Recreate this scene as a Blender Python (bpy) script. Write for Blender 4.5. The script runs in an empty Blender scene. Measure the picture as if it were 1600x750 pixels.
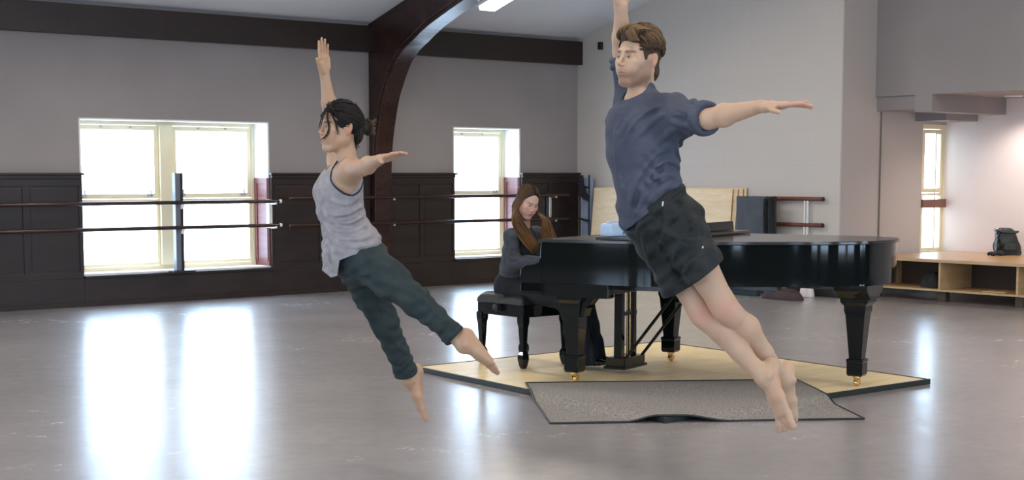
import bpy, bmesh, math, random
import numpy as np
from mathutils import Vector, Matrix

# ------------------------------------------------------------------ camera, world, light, exposure
scene = bpy.context.scene
col = scene.collection
CAM_H = 1.42
F_PX, CX, CY = 2350.0, 800.0, 500.0           # focal length and optical centre of the photograph, 1600x750 frame
PITCH = math.atan(230 / F_PX)
TH = math.atan(2850 / F_PX * math.cos(PITCH))  # heading of the camera from the +x axis
FWD = Vector((math.cos(TH) * math.cos(PITCH), math.sin(TH) * math.cos(PITCH), -math.sin(PITCH)))
RIGHT = Vector((math.sin(TH), -math.cos(TH), 0))
UP = RIGHT.cross(FWD)
cam_data = bpy.data.cameras.new('camera')
cam = bpy.data.objects.new('camera', cam_data)
col.objects.link(cam)
cam_data.sensor_width = 36.0
cam_data.lens = F_PX / 1600 * 36
cam_data.shift_y = (CY - 375) / 1600
cam_data.clip_end = 400
cam.matrix_world = Matrix(((RIGHT.x, UP.x, -FWD.x, 0), (RIGHT.y, UP.y, -FWD.y, 0), (RIGHT.z, UP.z, -FWD.z, CAM_H), (0, 0, 0, 1)))
scene.camera = cam

scene.view_settings.view_transform = 'Standard'
scene.view_settings.look = 'None'
scene.view_settings.gamma = 1
scene.view_settings.use_curve_mapping = False
scene.view_settings.exposure = 0.0

world = bpy.data.worlds.new('overcast_sky')
scene.world = world
world.use_nodes = True
wn = world.node_tree
wn.nodes.clear()
w_out = wn.nodes.new('ShaderNodeOutputWorld')
w_bg = wn.nodes.new('ShaderNodeBackground')
w_geo = wn.nodes.new('ShaderNodeTexCoord')
w_sep = wn.nodes.new('ShaderNodeSeparateXYZ')
w_ramp = wn.nodes.new('ShaderNodeValToRGB')
w_ramp.color_ramp.elements[0].position = 0.42
w_ramp.color_ramp.elements[0].color = (0.50, 0.66, 0.86, 1)
w_ramp.color_ramp.elements[1].position = 0.52
w_ramp.color_ramp.elements[1].color = (0.58, 0.77, 1.0, 1)
w_map = wn.nodes.new('ShaderNodeMapRange')
w_map.inputs['From Min'].default_value = -1
wn.links.new(w_geo.outputs['Generated'], w_sep.inputs[0])
wn.links.new(w_sep.outputs['Z'], w_map.inputs['Value'])
wn.links.new(w_map.outputs[0], w_ramp.inputs[0])
wn.links.new(w_ramp.outputs[0], w_bg.inputs['Color'])
wn.links.new(w_bg.outputs[0], w_out.inputs[0])
w_bg.inputs['Strength'].default_value = 12.5

WY, RX, EAVE, RIDGE_Y, SLOPE = 15.23, 13.77, 3.2, 6.0, 0.297     # window wall, block wall, eave height, ridge line
LX, CYW = -6.0, -3.23                                            # left wall, wall behind the camera
RX2, Y1, RB = 14.37, 10.80, 15.84                                # upper right wall, end of block wall, alcove wall
def roof_z(y): return EAVE + (WY - abs(y - RIDGE_Y) - RIDGE_Y) * SLOPE

LAMP_POWER = 44.0
def portal(x, y, z, sx, sy, rot):
    l = bpy.data.lights.new('window_portal', 'AREA')
    l.shape = 'RECTANGLE'; l.size = sx; l.size_y = sy
    l.cycles.is_portal = True
    o = bpy.data.objects.new('window_portal', l); col.objects.link(o)
    o.location = (x, y, z); o.rotation_euler = rot

# ------------------------------------------------------------------ helpers
def P(px, py, Y):
    """point seen at pixel (px, py) at the horizontal distance Y ahead of the camera (world coordinates)"""
    r = FWD + RIGHT * ((px - CX) / F_PX) - UP * ((py - CY) / F_PX)
    h = r.x * math.cos(TH) + r.y * math.sin(TH)
    return Vector((0, 0, CAM_H)) + r * (Y / h)

def new_mat(name, color, rough=0.5, metal=0.0, spec=0.5, **kw):
    m = bpy.data.materials.new(name); m.use_nodes = True
    b = m.node_tree.nodes['Principled BSDF']
    b.inputs['Base Color'].default_value = (*color, 1)
    b.inputs['Roughness'].default_value = rough
    b.inputs['Metallic'].default_value = metal
    b.inputs['Specular IOR Level'].default_value = spec
    for k, v in kw.items(): b.inputs[k.replace('_', ' ')].default_value = v
    return m

def noise_col(m, c1, c2, scale=5, detail=4, stretch=(1, 1, 1), bump=0.0, bscale=None, lo=0.3, hi=0.7, obj=True, distort=0.0, rough=None):
    nt = m.node_tree; b = nt.nodes['Principled BSDF']
    tc = nt.nodes.new('ShaderNodeTexCoord'); mp = nt.nodes.new('ShaderNodeMapping')
    mp.inputs['Scale'].default_value = stretch
    n = nt.nodes.new('ShaderNodeTexNoise'); n.inputs['Scale'].default_value = scale; n.inputs['Detail'].default_value = detail
    n.inputs['Distortion'].default_value = distort
    r = nt.nodes.new('ShaderNodeValToRGB')
    r.color_ramp.elements[0].position = lo; r.color_ramp.elements[1].position = hi
    r.color_ramp.elements[0].color = (*c1, 1); r.color_ramp.elements[1].color = (*c2, 1)
    nt.links.new(tc.outputs['Object'], mp.inputs[0]); nt.links.new(mp.outputs[0], n.inputs['Vector'])
    nt.links.new(n.outputs['Fac'], r.inputs[0]); nt.links.new(r.outputs[0], b.inputs['Base Color'])
    if rough:
        rr = nt.nodes.new('ShaderNodeMapRange'); rr.inputs['To Min'].default_value = rough[0]; rr.inputs['To Max'].default_value = rough[1]
        nt.links.new(n.outputs['Fac'], rr.inputs['Value']); nt.links.new(rr.outputs[0], b.inputs['Roughness'])
    if bump:
        n2 = nt.nodes.new('ShaderNodeTexNoise'); n2.inputs['Scale'].default_value = bscale or scale * 4; n2.inputs['Detail'].default_value = 3
        nt.links.new(mp.outputs[0], n2.inputs['Vector'])
        bp = nt.nodes.new('ShaderNodeBump'); bp.inputs['Strength'].default_value = bump; bp.inputs['Distance'].default_value = 0.01
        nt.links.new(n2.outputs['Fac'], bp.inputs['Height']); nt.links.new(bp.outputs[0], b.inputs['Normal'])
    return m

def add_box(bm, x0, x1, y0, y1, z0, z1):
    vs = [bm.verts.new(p) for p in ((x0, y0, z0), (x1, y0, z0), (x1, y1, z0), (x0, y1, z0), (x0, y0, z1), (x1, y0, z1), (x1, y1, z1), (x0, y1, z1))]
    for f in ((0, 3, 2, 1), (4, 5, 6, 7), (0, 1, 5, 4), (1, 2, 6, 5), (2, 3, 7, 6), (3, 0, 4, 7)):
        bm.faces.new([vs[i] for i in f])

def box_bm(*a, bevel=0.0):
    bm = bmesh.new(); add_box(bm, *a)
    if bevel: bmesh.ops.bevel(bm, geom=bm.edges[:], offset=bevel, segments=2, affect='EDGES', profile=0.7)
    return bm

def prism(bm, pts, axis, a0, a1):
    """polygon pts extruded along axis (0: pts are y,z; 1: x,z; 2: x,y)"""
    def v(p, a):
        return {0: (a, p[0], p[1]), 1: (p[0], a, p[1]), 2: (p[0], p[1], a)}[axis]
    A = [bm.verts.new(v(p, a0)) for p in pts]; B = [bm.verts.new(v(p, a1)) for p in pts]
    bm.faces.new(A[::-1]); bm.faces.new(B)
    n = len(pts)
    for i in range(n): bm.faces.new((A[i], A[(i + 1) % n], B[(i + 1) % n], B[i]))

def add_tube(bm, pts, r, seg=10, cap=True, flat=1.0, flat_dir=None):
    """tube through pts; r is a radius or a list of radii; flat squashes it along flat_dir"""
    pts = [Vector(p) for p in pts]; n = len(pts)
    rs = [r] * n if not hasattr(r, '__len__') else r
    rings = []; prev = None
    for i, p in enumerate(pts):
        t = (pts[min(i + 1, n - 1)] - pts[max(i - 1, 0)])
        if t.length < 1e-9: t = Vector((0, 0, 1))
        t.normalize()
        if flat_dir is not None:
            a = Vector(flat_dir); a = a - t * a.dot(t)
            if a.length < 1e-6: a = t.orthogonal()
            a.normalize()
        elif prev is None: a = t.orthogonal().normalized()
        else:
            a = prev - t * prev.dot(t)
            a = a.normalized() if a.length > 1e-6 else t.orthogonal().normalized()
        prev = a; b = t.cross(a)
        rings.append([bm.verts.new(p + a * (math.cos(2 * math.pi * k / seg) * rs[i] * flat) + b * (math.sin(2 * math.pi * k / seg) * rs[i])) for k in range(seg)])
    for i in range(n - 1):
        for k in range(seg):
            bm.faces.new((rings[i][k], rings[i][(k + 1) % seg], rings[i + 1][(k + 1) % seg], rings[i + 1][k]))
    if cap: bm.faces.new(rings[0][::-1]); bm.faces.new(rings[-1])

def lathe(bm, prof, cx=0, cy=0, seg=20):
    rings = [[bm.verts.new((cx + r * math.cos(2 * math.pi * k / seg), cy + r * math.sin(2 * math.pi * k / seg), z)) for k in range(seg)] for r, z in prof]
    for i in range(len(rings) - 1):
        for k in range(seg):
            bm.faces.new((rings[i][k], rings[i][(k + 1) % seg], rings[i + 1][(k + 1) % seg], rings[i + 1][k]))
    bm.faces.new(rings[0][::-1]); bm.faces.new(rings[-1])

def spline(pts, n):
    pts = [Vector(p) for p in pts]; out = []
    q = [pts[0] * 2 - pts[1]] + pts + [pts[-1] * 2 - pts[-2]]
    for i in range(len(pts) - 1):
        a, b, c, d = q[i:i + 4]
        for k in range(n):
            t = k / n
            out.append(0.5 * ((2 * b) + (c - a) * t + (2 * a - 5 * b + 4 * c - d) * t * t + (3 * b - a - 3 * c + d) * t ** 3))
    out.append(pts[-1]); return out

def obj(name, bm, m, parent=None, smooth=False, bevel=0.0, sharp=35):
    bmesh.ops.recalc_face_normals(bm, faces=bm.faces[:])
    me = bpy.data.meshes.new(name); bm.to_mesh(me); bm.free()
    me.materials.append(m)
    if smooth:
        for p in me.polygons: p.use_smooth = True
        try: me.set_sharp_from_angle(angle=math.radians(sharp))
        except Exception: pass
    o = bpy.data.objects.new(name, me); col.objects.link(o)
    if parent: o.parent = parent
    if bevel:
        md = o.modifiers.new('bevel', 'BEVEL'); md.width = bevel; md.segments = 2; md.limit_method = 'ANGLE'; md.harden_normals = False
    return o

def tag(o, label, cat, group=None, kind=None):
    o['label'] = label; o['category'] = cat
    if group: o['group'] = group
    if kind: o['kind'] = kind
    return o

def thing(name, label, cat, loc=(0, 0, 0), rz=0.0, group=None):
    o = bpy.data.objects.new(name, None); col.objects.link(o)
    o.empty_display_size = 0.1
    o.location = loc; o.rotation_euler = (0, 0, rz)
    return tag(o, label, cat, group)

def struct(name, bm, m, parent=None, **kw):
    o = obj(name, bm, m, parent, **kw)
    if not parent: o['kind'] = 'structure'
    return o

# ------------------------------------------------------------------ materials
M = {}
M['dim_paint'] = new_mat('slate_paint', (.10, .095, .09), .8)
M['paint'] = noise_col(new_mat('wall_paint', (.3, .27, .27), .75), (.285, .252, .243), (.325, .29, .278), 1.2, bump=.05, bscale=60)  # shade of the backlit window wall is put into this darker colour
M['ceiling'] = noise_col(new_mat('ceiling_paint', (.7, .7, .72), .8), (.68, .68, .71), (.74, .74, .76), 1.0)
# painted concrete block: shallow mortar joints
def block_mat():
    m = new_mat('painted_block', (.55, .52, .49), .6)
    nt = m.node_tree; b = nt.nodes['Principled BSDF']
    tc = nt.nodes.new('ShaderNodeTexCoord'); sp = nt.nodes.new('ShaderNodeSeparateXYZ'); cb = nt.nodes.new('ShaderNodeCombineXYZ')
    br = nt.nodes.new('ShaderNodeTexBrick')
    br.inputs['Scale'].default_value = 1.0; br.inputs['Brick Width'].default_value = .406; br.inputs['Row Height'].default_value = .2145
    br.inputs['Mortar Size'].default_value = .006; br.inputs['Mortar Smooth'].default_value = .6
    br.inputs['Color1'].default_value = (.575, .525, .47, 1); br.inputs['Color2'].default_value = (.565, .517, .463, 1); br.inputs['Mortar'].default_value = (.558, .51, .458, 1)
    nt.links.new(tc.outputs['Object'], sp.inputs[0]); nt.links.new(sp.outputs['Y'], cb.inputs['X']); nt.links.new(sp.outputs['Z'], cb.inputs['Y'])
    nt.links.new(cb.outputs[0], br.inputs['Vector']); nt.links.new(br.outputs['Color'], b.inputs['Base Color'])
    bp = nt.nodes.new('ShaderNodeBump'); bp.invert = True; bp.inputs['Strength'].default_value = .22; bp.inputs['Distance'].default_value = .003
    nt.links.new(br.outputs['Fac'], bp.inputs['Height']); nt.links.new(bp.outputs[0], b.inputs['Normal'])
    return m
M['block'] = block_mat()
M['pink'] = new_mat('flare_pink_paint', (.84, .74, .70), .7)  # pink cast of lens flare put into the near-white wall colour
M['paint_light'] = new_mat('cream_grey_paint', (.50, .45, .41), .7)
M['wood_dark'] = noise_col(new_mat('dark_panelling', (.02, .01, .008), .38), (.015, .009, .0075), (.027, .015, .012), 3, stretch=(1, 1, 3), bump=.08)
M['beam'] = noise_col(new_mat('dark_beam', (.02, .01, .008), .4), (.015, .0085, .006), (.026, .012, .009), 3, stretch=(6, 1, 6))
M['arch'] = noise_col(new_mat('arch_mahogany', (.05, .014, .01), .25), (.022, .009, .007), (.038, .013, .009), 2.5, stretch=(1, 1, 2), rough=(.22, .32))
M['frame'] = new_mat('cream_frame', (.88, .77, .52), .5)
M['white_paint'] = new_mat('white_reveal', (.85, .84, .82), .6)
M['metal'] = new_mat('brushed_steel', (.6, .6, .62), .3, 1.0)
M['white_metal'] = new_mat('white_bracket', (.8, .8, .8), .35)
M['grey_post'] = new_mat('grey_steel_post', (.16, .18, .21), .35, .3)
M['black_post'] = new_mat('black_rubber', (.012, .013, .014), .5)
M['barre'] = new_mat('dark_barre', (.035, .014, .010), .22)
M['plastic_white'] = new_mat('white_plastic', (.7, .7, .68), .4)

def floor_mat():
    m = new_mat('grey_marley', (.3, .27, .265), .2, spec=.7, Coat_Weight=.5, Coat_Roughness=.45)
    nt = m.node_tree; b = nt.nodes['Principled BSDF']; L = nt.links
    tc = nt.nodes.new('ShaderNodeTexCoord')
    n1 = nt.nodes.new('ShaderNodeTexNoise'); n1.inputs['Scale'].default_value = .9; n1.inputs['Detail'].default_value = 6
    n2 = nt.nodes.new('ShaderNodeTexNoise'); n2.inputs['Scale'].default_value = 9; n2.inputs['Detail'].default_value = 8; n2.inputs['Roughness'].default_value = .7
    mx = nt.nodes.new('ShaderNodeMix'); mx.data_type = 'FLOAT'; mx.inputs[0].default_value = .5
    L.new(tc.outputs['Object'], n1.inputs['Vector']); L.new(tc.outputs['Object'], n2.inputs['Vector'])
    L.new(n1.outputs['Fac'], mx.inputs[2]); L.new(n2.outputs['Fac'], mx.inputs[3])
    r = nt.nodes.new('ShaderNodeValToRGB')
    r.color_ramp.elements[0].position = .35; r.color_ramp.elements[1].position = .65
    r.color_ramp.elements[0].color = (.262, .242, .242, 1); r.color_ramp.elements[1].color = (.322, .298, .296, 1)
    L.new(mx.outputs[0], r.inputs[0])
    # fine scratches: thin voronoi edges warped by noise
    scr = []
    for sc, off, st in ((1.6, 0.0, (1, 3.2, 1)), (2.3, 7.0, (3.0, 1, 1)), (4.2, 3.0, (1.4, 1, 1))):
        mp = nt.nodes.new('ShaderNodeMapping'); mp.inputs['Location'].default_value = (off, off * .7, 0); mp.inputs['Scale'].default_value = st
        mp.inputs['Rotation'].default_value = (0, 0, off * .3 + .4)
        nn = nt.nodes.new('ShaderNodeTexNoise'); nn.inputs['Scale'].default_value = 1.3; nn.inputs['Detail'].default_value = 2
        L.new(tc.outputs['Object'], mp.inputs[0]); L.new(mp.outputs[0], nn.inputs['Vector'])
        ad = nt.nodes.new('ShaderNodeVectorMath'); ad.operation = 'MULTIPLY_ADD'
        ad.inputs[1].default_value = (.9, .9, 0)
        L.new(nn.outputs['Color'], ad.inputs[0]); L.new(mp.outputs[0], ad.inputs[2])
        vo = nt.nodes.new('ShaderNodeTexVoronoi'); vo.feature = 'DISTANCE_TO_EDGE'; vo.inputs['Scale'].default_value = sc
        L.new(ad.outputs[0], vo.inputs['Vector'])
        cr = nt.nodes.new('ShaderNodeMapRange'); cr.inputs['From Min'].default_value = .0; cr.inputs['From Max'].default_value = .006
        cr.inputs['To Min'].default_value = 1; cr.inputs['To Max'].default_value = 0
        L.new(vo.outputs['Distance'], cr.inputs['Value'])
        # break the lines up
        nb = nt.nodes.new('ShaderNodeTexNoise'); nb.inputs['Scale'].default_value = 1.1 + sc * .4; L.new(mp.outputs[0], nb.inputs['Vector'])
        gt = nt.nodes.new('ShaderNodeMapRange'); gt.inputs['From Min'].default_value = .52; gt.inputs['From Max'].default_value = .62
        L.new(nb.outputs['Fac'], gt.inputs['Value'])
        mu = nt.nodes.new('ShaderNodeMath'); mu.operation = 'MULTIPLY'; L.new(cr.outputs[0], mu.inputs[0]); L.new(gt.outputs[0], mu.inputs[1])
        scr.append(mu)
    a = nt.nodes.new('ShaderNodeMath'); a.operation = 'MAXIMUM'; L.new(scr[0].outputs[0], a.inputs[0]); L.new(scr[1].outputs[0], a.inputs[1])
    a2 = nt.nodes.new('ShaderNodeMath'); a2.operation = 'MAXIMUM'; L.new(a.outputs[0], a2.inputs[0]); L.new(scr[2].outputs[0], a2.inputs[1])
    mc = nt.nodes.new('ShaderNodeMix'); mc.data_type = 'RGBA'
    mc.inputs[7].default_value = (.42, .40, .40, 1); L.new(r.outputs[0], mc.inputs[6])
    fa = nt.nodes.new('ShaderNodeMath'); fa.operation = 'MULTIPLY'; fa.inputs[1].default_value = .09; L.new(a2.outputs[0], fa.inputs[0]); L.new(fa.outputs[0], mc.inputs[0])
    L.new(mc.outputs[2], b.inputs['Base Color'])
    rr = nt.nodes.new('ShaderNodeMapRange'); rr.inputs['From Min'].default_value = .3; rr.inputs['From Max'].default_value = .7
    rr.inputs['To Min'].default_value = .18; rr.inputs['To Max'].default_value = .30
    L.new(mx.outputs[0], rr.inputs['Value']); L.new(rr.outputs[0], b.inputs['Roughness'])
    n3 = nt.nodes.new('ShaderNodeTexNoise'); n3.inputs['Scale'].default_value = 22; n3.inputs['Detail'].default_value = 4
    L.new(tc.outputs['Object'], n3.inputs['Vector'])
    bp = nt.nodes.new('ShaderNodeBump'); bp.inputs['Strength'].default_value = .06; bp.inputs['Distance'].default_value = .01
    L.new(n3.outputs['Fac'], bp.inputs['Height']); L.new(bp.outputs[0], b.inputs['Normal'])
    return m
M['floor'] = floor_mat()

def glass_mat():
    m = bpy.data.materials.new('window_glass'); m.use_nodes = True; nt = m.node_tree; nt.nodes.clear()
    o = nt.nodes.new('ShaderNodeOutputMaterial'); mx = nt.nodes.new('ShaderNodeMixShader')
    t = nt.nodes.new('ShaderNodeBsdfTransparent'); g = nt.nodes.new('ShaderNodeBsdfGlossy'); lw = nt.nodes.new('ShaderNodeLayerWeight'); lw.inputs['Blend'].default_value = .5
    pw = nt.nodes.new('ShaderNodeMath'); pw.operation = 'POWER'; pw.inputs[1].default_value = 5; nt.links.new(lw.outputs['Facing'], pw.inputs[0])
    f = nt.nodes.new('ShaderNodeMath'); f.operation = 'MULTIPLY_ADD'; f.inputs[1].default_value = .8; f.inputs[2].default_value = .04; nt.links.new(pw.outputs[0], f.inputs[0])
    g.inputs['Roughness'].default_value = .02; pass
    t.inputs[0].default_value = (.97, .985, 1, 1)
    nt.links.new(f.outputs[0], mx.inputs[0]); nt.links.new(t.outputs[0], mx.inputs[1]); nt.links.new(g.outputs[0], mx.inputs[2]); nt.links.new(mx.outputs[0], o.inputs[0])
    return m
M['glass'] = glass_mat()

# ------------------------------------------------------------------ room shell
bm = bmesh.new(); add_box(bm, LX - .4, RB + .6, CYW - .4, WY + .42, -.2, 0)
struct('floor', bm, M['floor'])

def holed_wall(bm, u0, u1, z0, z1, v0, v1, holes, axis):
    """wall from u0..u1 along axis with rectangular holes (u0,u1,z0,z1), thickness v0..v1"""
    def bx(a, b, c, d):
        if b - a < 1e-4 or d - c < 1e-4: return
        if axis == 0: add_box(bm, a, b, v0, v1, c, d)
        else: add_box(bm, v0, v1, a, b, c, d)
    cur = u0
    for h in sorted(holes):
        bx(cur, h[0], z0, z1); bx(h[0], h[1], z0, h[2]); bx(h[0], h[1], h[3], z1); cur = h[1]
    bx(cur, u1, z0, z1)

BACK_W = [(-3.9, -1.6), (1.35, 3.65), (6.68, 8.98), (11.65, 12.76)]
bm = bmesh.new()
holed_wall(bm, LX, RX + .6, 0, EAVE + .15, WY, WY + .42, [(a, b, .33, 2.0) for a, b in BACK_W], 0)
struct('wall_back', bm, M['paint'])
FRONT_W = [(-4.5, -2.2), (-.5, 1.8), (3.5, 5.8), (7.5, 9.8), (11.2, 13.4)]
bm = bmesh.new()
holed_wall(bm, LX, RB, 0, EAVE + .15, CYW - .4, CYW, [(a, b, .33, 2.4) for a, b in FRONT_W], 0)
struct('wall_front', bm, M['dim_paint'])
# left wall: gable with tall windows
LEFT_W = [(-1.8, .4), (2.2, 4.4), (6.6, 8.8), (11.0, 13.2)]
bm = bmesh.new()
holed_wall(bm, CYW, WY, 0, EAVE, LX - .4, LX, [(a, b, .33, 2.7) for a, b in LEFT_W], 1)
prism(bm, [(CYW, EAVE), (WY, EAVE), (RIDGE_Y, roof_z(RIDGE_Y))], 0, LX - .4, LX)
struct('wall_left', bm, M['dim_paint'])
# right: painted block wall, then the wall above the alcove
bm = bmesh.new()
prism(bm, [(Y1, 0), (WY, 0), (WY, EAVE), (Y1, roof_z(Y1))], 0, RX, RX2 + .1)
struct('wall_right', bm, M['block'])
bm = box_bm(RX + .004, RX2 + .1, Y1 - .012, Y1, 0, roof_z(Y1) - .01)
struct('wall_right_end', bm, M['paint_light'])
bm = bmesh.new()
prism(bm, [(CYW, 2.29), (Y1 - .001, 2.29), (Y1 - .001, roof_z(Y1)), (RIDGE_Y, roof_z(RIDGE_Y)), (CYW, EAVE)], 0, RX2, RB)
struct('wall_right_upper', bm, M['paint'])
bm = bmesh.new()
add_box(bm, RX2 + .02, 15.36, Y1 + .03, Y1 + .25, 0, 2.29)
add_box(bm, 15.36, RB + .3, Y1 + .03, Y1 + .25, 2.0, 2.29); add_box(bm, 15.36, RB + .3, Y1 + .03, Y1 + .25, 0, .42)
struct('wall_alcove', bm, M['paint_light'])
bm = box_bm(RX2 + .10, RX2 + .110, Y1 - .03, Y1 + .03, .0, 2.12)  # dark strip standing in for the shadow line at the wall seam
struct('seam_shade_strip', bm, new_mat('painted_seam_shade', (.19, .165, .15), .7))
bm = bmesh.new()
add_box(bm, RB, RB + .3, CYW, Y1 + .045, 0, 2.6)
struct('wall_alcove_right', bm, M['pink'])
bm = bmesh.new()
add_box(bm, RX2, RB, 10.02, 10.25, 2.10, 2.29)
add_box(bm, RX2 + .03, RB, 10.25, Y1, 2.13, 2.29)
add_box(bm, 15.2, RB, 10.40, Y1 + .03, 2.03, 2.13)
struct('trim_4', bm, M['paint'])
# ceiling: two slopes
for nm, ya, yb in (('ceiling', WY + .42, RIDGE_Y), ('ceiling_front', CYW - .4, RIDGE_Y)):
    bm = bmesh.new()
    za = EAVE - .42 * SLOPE if ya > 6 else EAVE - .4 * SLOPE
    prism(bm, [(ya, za), (yb, roof_z(RIDGE_Y)), (yb, roof_z(RIDGE_Y) + .25), (ya, za + .25)], 0, LX - .4, RB + .3)
    struct(nm, bm, M['ceiling'])

# eave beam
bm = box_bm(LX, RX, WY - .1, WY, 2.86, 3.17, bevel=.006)
struct('trim_1', bm, M['beam'])
bm = box_bm(LX, RX2, CYW, CYW + .1, 2.86, 3.17, bevel=.006)
struct('trim_2', bm, M['beam'])

# arches
def arch(x, w=.24):
    intr = [(15.115, 0), (15.112, 1.19), (15.075, 1.73), (14.962, 2.2), (14.85, 2.45), (14.678, 2.71), (14.50, 2.855), (14.316, 2.95), (14.004, 3.10), (13.43, 3.30), (12.7, 3.53), (11.5, 3.90)]
    sp = spline([(0, a, b) for a, b in intr[1:]], 5)
    half = [(intr[0][0], 0)] + [(p.y, p.z) for p in sp]
    ridge = (RIDGE_Y, roof_z(RIDGE_Y) - .45)
    mir = [(2 * RIDGE_Y - a, b) for a, b in half[::-1]]
    outer = [(CYW, 0), (CYW, EAVE - .003), (RIDGE_Y, roof_z(RIDGE_Y) - .003), (WY, EAVE - .003), (WY, 0)]
    bm = bmesh.new(); prism(bm, half + [ridge] + mir + outer, 0, x, x + w)
    a = struct('trim_3', bm, M['arch'], bevel=.006)
    # raised bead that follows the underside on both faces
    line = [(a_ + 0, b_) for a_, b_ in half[3:]]
    off = []
    for i, (y, z) in enumerate(line):
        y0, z0 = line[max(i - 1, 0)]; y1, z1 = line[min(i + 1, len(line) - 1)]
        t = Vector((y1 - y0, z1 - z0)).normalized(); n = Vector((-t.y, t.x))
        if n.x * 1 + n.y < 0: n = -n
        off.append((y + n.x * .055, z + n.y * .055))
    bm = bmesh.new()
    for xx in (x - .004, x + w + .004):
        add_tube(bm, [(xx, y, z) for y, z in off], .011, 8)
    b = obj('molding', bm, M['arch'], a)
    bm = bmesh.new()
    add_box(bm, x - .03, x + w + .03, 15.07, WY, 0, .14)
    obj('plinth', bm, M['arch'], a, bevel=.01)
for x in (10.37, 4.55, -1.3): arch(x)

# ---------------- windows
def window(n, a, b, y, z0, z1, two, parts=True, ax=0):
    """casement window seen in a deep recess; frame at y"""
    bm = bmesh.new()
    def B(bm, u0, u1, v0, v1, c, d):
        if ax == 0: add_box(bm, u0, u1, v0, v1, c, d)
        else: add_box(bm, v0, v1, u0, u1, c, d)
    fw = .055
    B(bm, a, a + fw, y, y + .07, z0, z1); B(bm, b - fw, b, y, y + .07, z0, z1)
    B(bm, a + fw, b - fw, y, y + .07, z1 - fw, z1); B(bm, a + fw, b - fw, y, y + .07, z0, z0 + fw)
    cells = [(a + fw, b - fw)]
    if two:
        m = (a + b) / 2; B(bm, m - .08, m + .08, y - .03, y + .07, z0 + fw, z1 - fw); cells = [(a + fw, m - .08), (m + .08, b - fw)]
    root = struct('window_%d' % n, bm, M['frame'], bevel=.004)
    zm = z0 + (z1 - z0) * .48
    for c0, c1 in cells:
        for q0, q1, t in ((z0 + fw, zm, .035), (zm, z1 - fw, .055)):
            bm = bmesh.new()
            e = .004
            B(bm, c0 + e, c0 + t, y + .01, y + .055, q0 + e, q1 - e); B(bm, c1 - t, c1 - e, y + .01, y + .055, q0 + e, q1 - e)
            B(bm, c0 + t, c1 - t, y + .01, y + .055, q1 - t, q1 - e); B(bm, c0 + t, c1 - t, y + .01, y + .055, q0 + e, q0 + t)
            s = obj('sash', bm, M['frame'], root)
            bm = bmesh.new(); B(bm, c0 + t, c1 - t, y + .03, y + .034, q0 + t, q1 - t)
            obj('pane', bm, M['glass'], s)
        if parts:
            for hx in (c0 + .12, c1 - .12):
                bm = bmesh.new(); B(bm, hx - .03, hx + .03, y - .012, y + .01, zm + .03, zm + .055); B(bm, hx - .008, hx + .008, y - .03, y - .01, zm + .035, zm + .1)
                obj('latch', bm, M['metal'], root)
            for k in range(2):
                bm = bmesh.new(); hx = c0 + (c1 - c0) * (.33 + .34 * k); B(bm, hx - .012, hx + .012, y - .004, y + .012, z1 - fw - .03, z1 - fw - .012)
                obj('catch', bm, M['metal'], root)
    return root
wi = 1
for a, b in ((6.68, 8.98), (11.65, 12.76), (1.35, 3.65), (-3.9, -1.6)):
    window(wi, a, b, WY + .31, .33, 2.0, b - a > 1.5); wi += 1
for a, b in FRONT_W: window(wi, a, b, CYW - .36, .33, 2.4, True, False); wi += 1
for a, b in LEFT_W: window(wi, a, b, LX - .36, .33, 2.7, True, False, ax=1); wi += 1
r = window(wi, 15.34, RB + .04, Y1 + .045, .42, 2.0, False, False)
bm = bmesh.new(); add_box(bm, 15.64, 15.66, Y1 + .035, Y1 + .045, .5, 1.93)
obj('mullion', bm, M['frame'], r)
bm = box_bm(15.36, RB - .01, Y1 + .0, Y1 + .035, 1.0, 1.10, bevel=.005)
struct('trim_5', bm, new_mat('red_brown_rail', (.22, .09, .06), .4))

for a, b in BACK_W: portal((a + b) / 2, WY + .40, 1.165, b - a, 1.67, (math.radians(-90), 0, 0))
for a, b in FRONT_W: portal((a + b) / 2, CYW - .38, 1.365, b - a, 2.07, (math.radians(90), 0, 0))
for a, b in LEFT_W: portal(LX - .38, (a + b) / 2, 1.5, 2.37, b - a, (0, math.radians(-90), 0))
portal(15.6, Y1 + .22, 1.2, .46, 1.5, (math.radians(-90), 0, 0))

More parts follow.
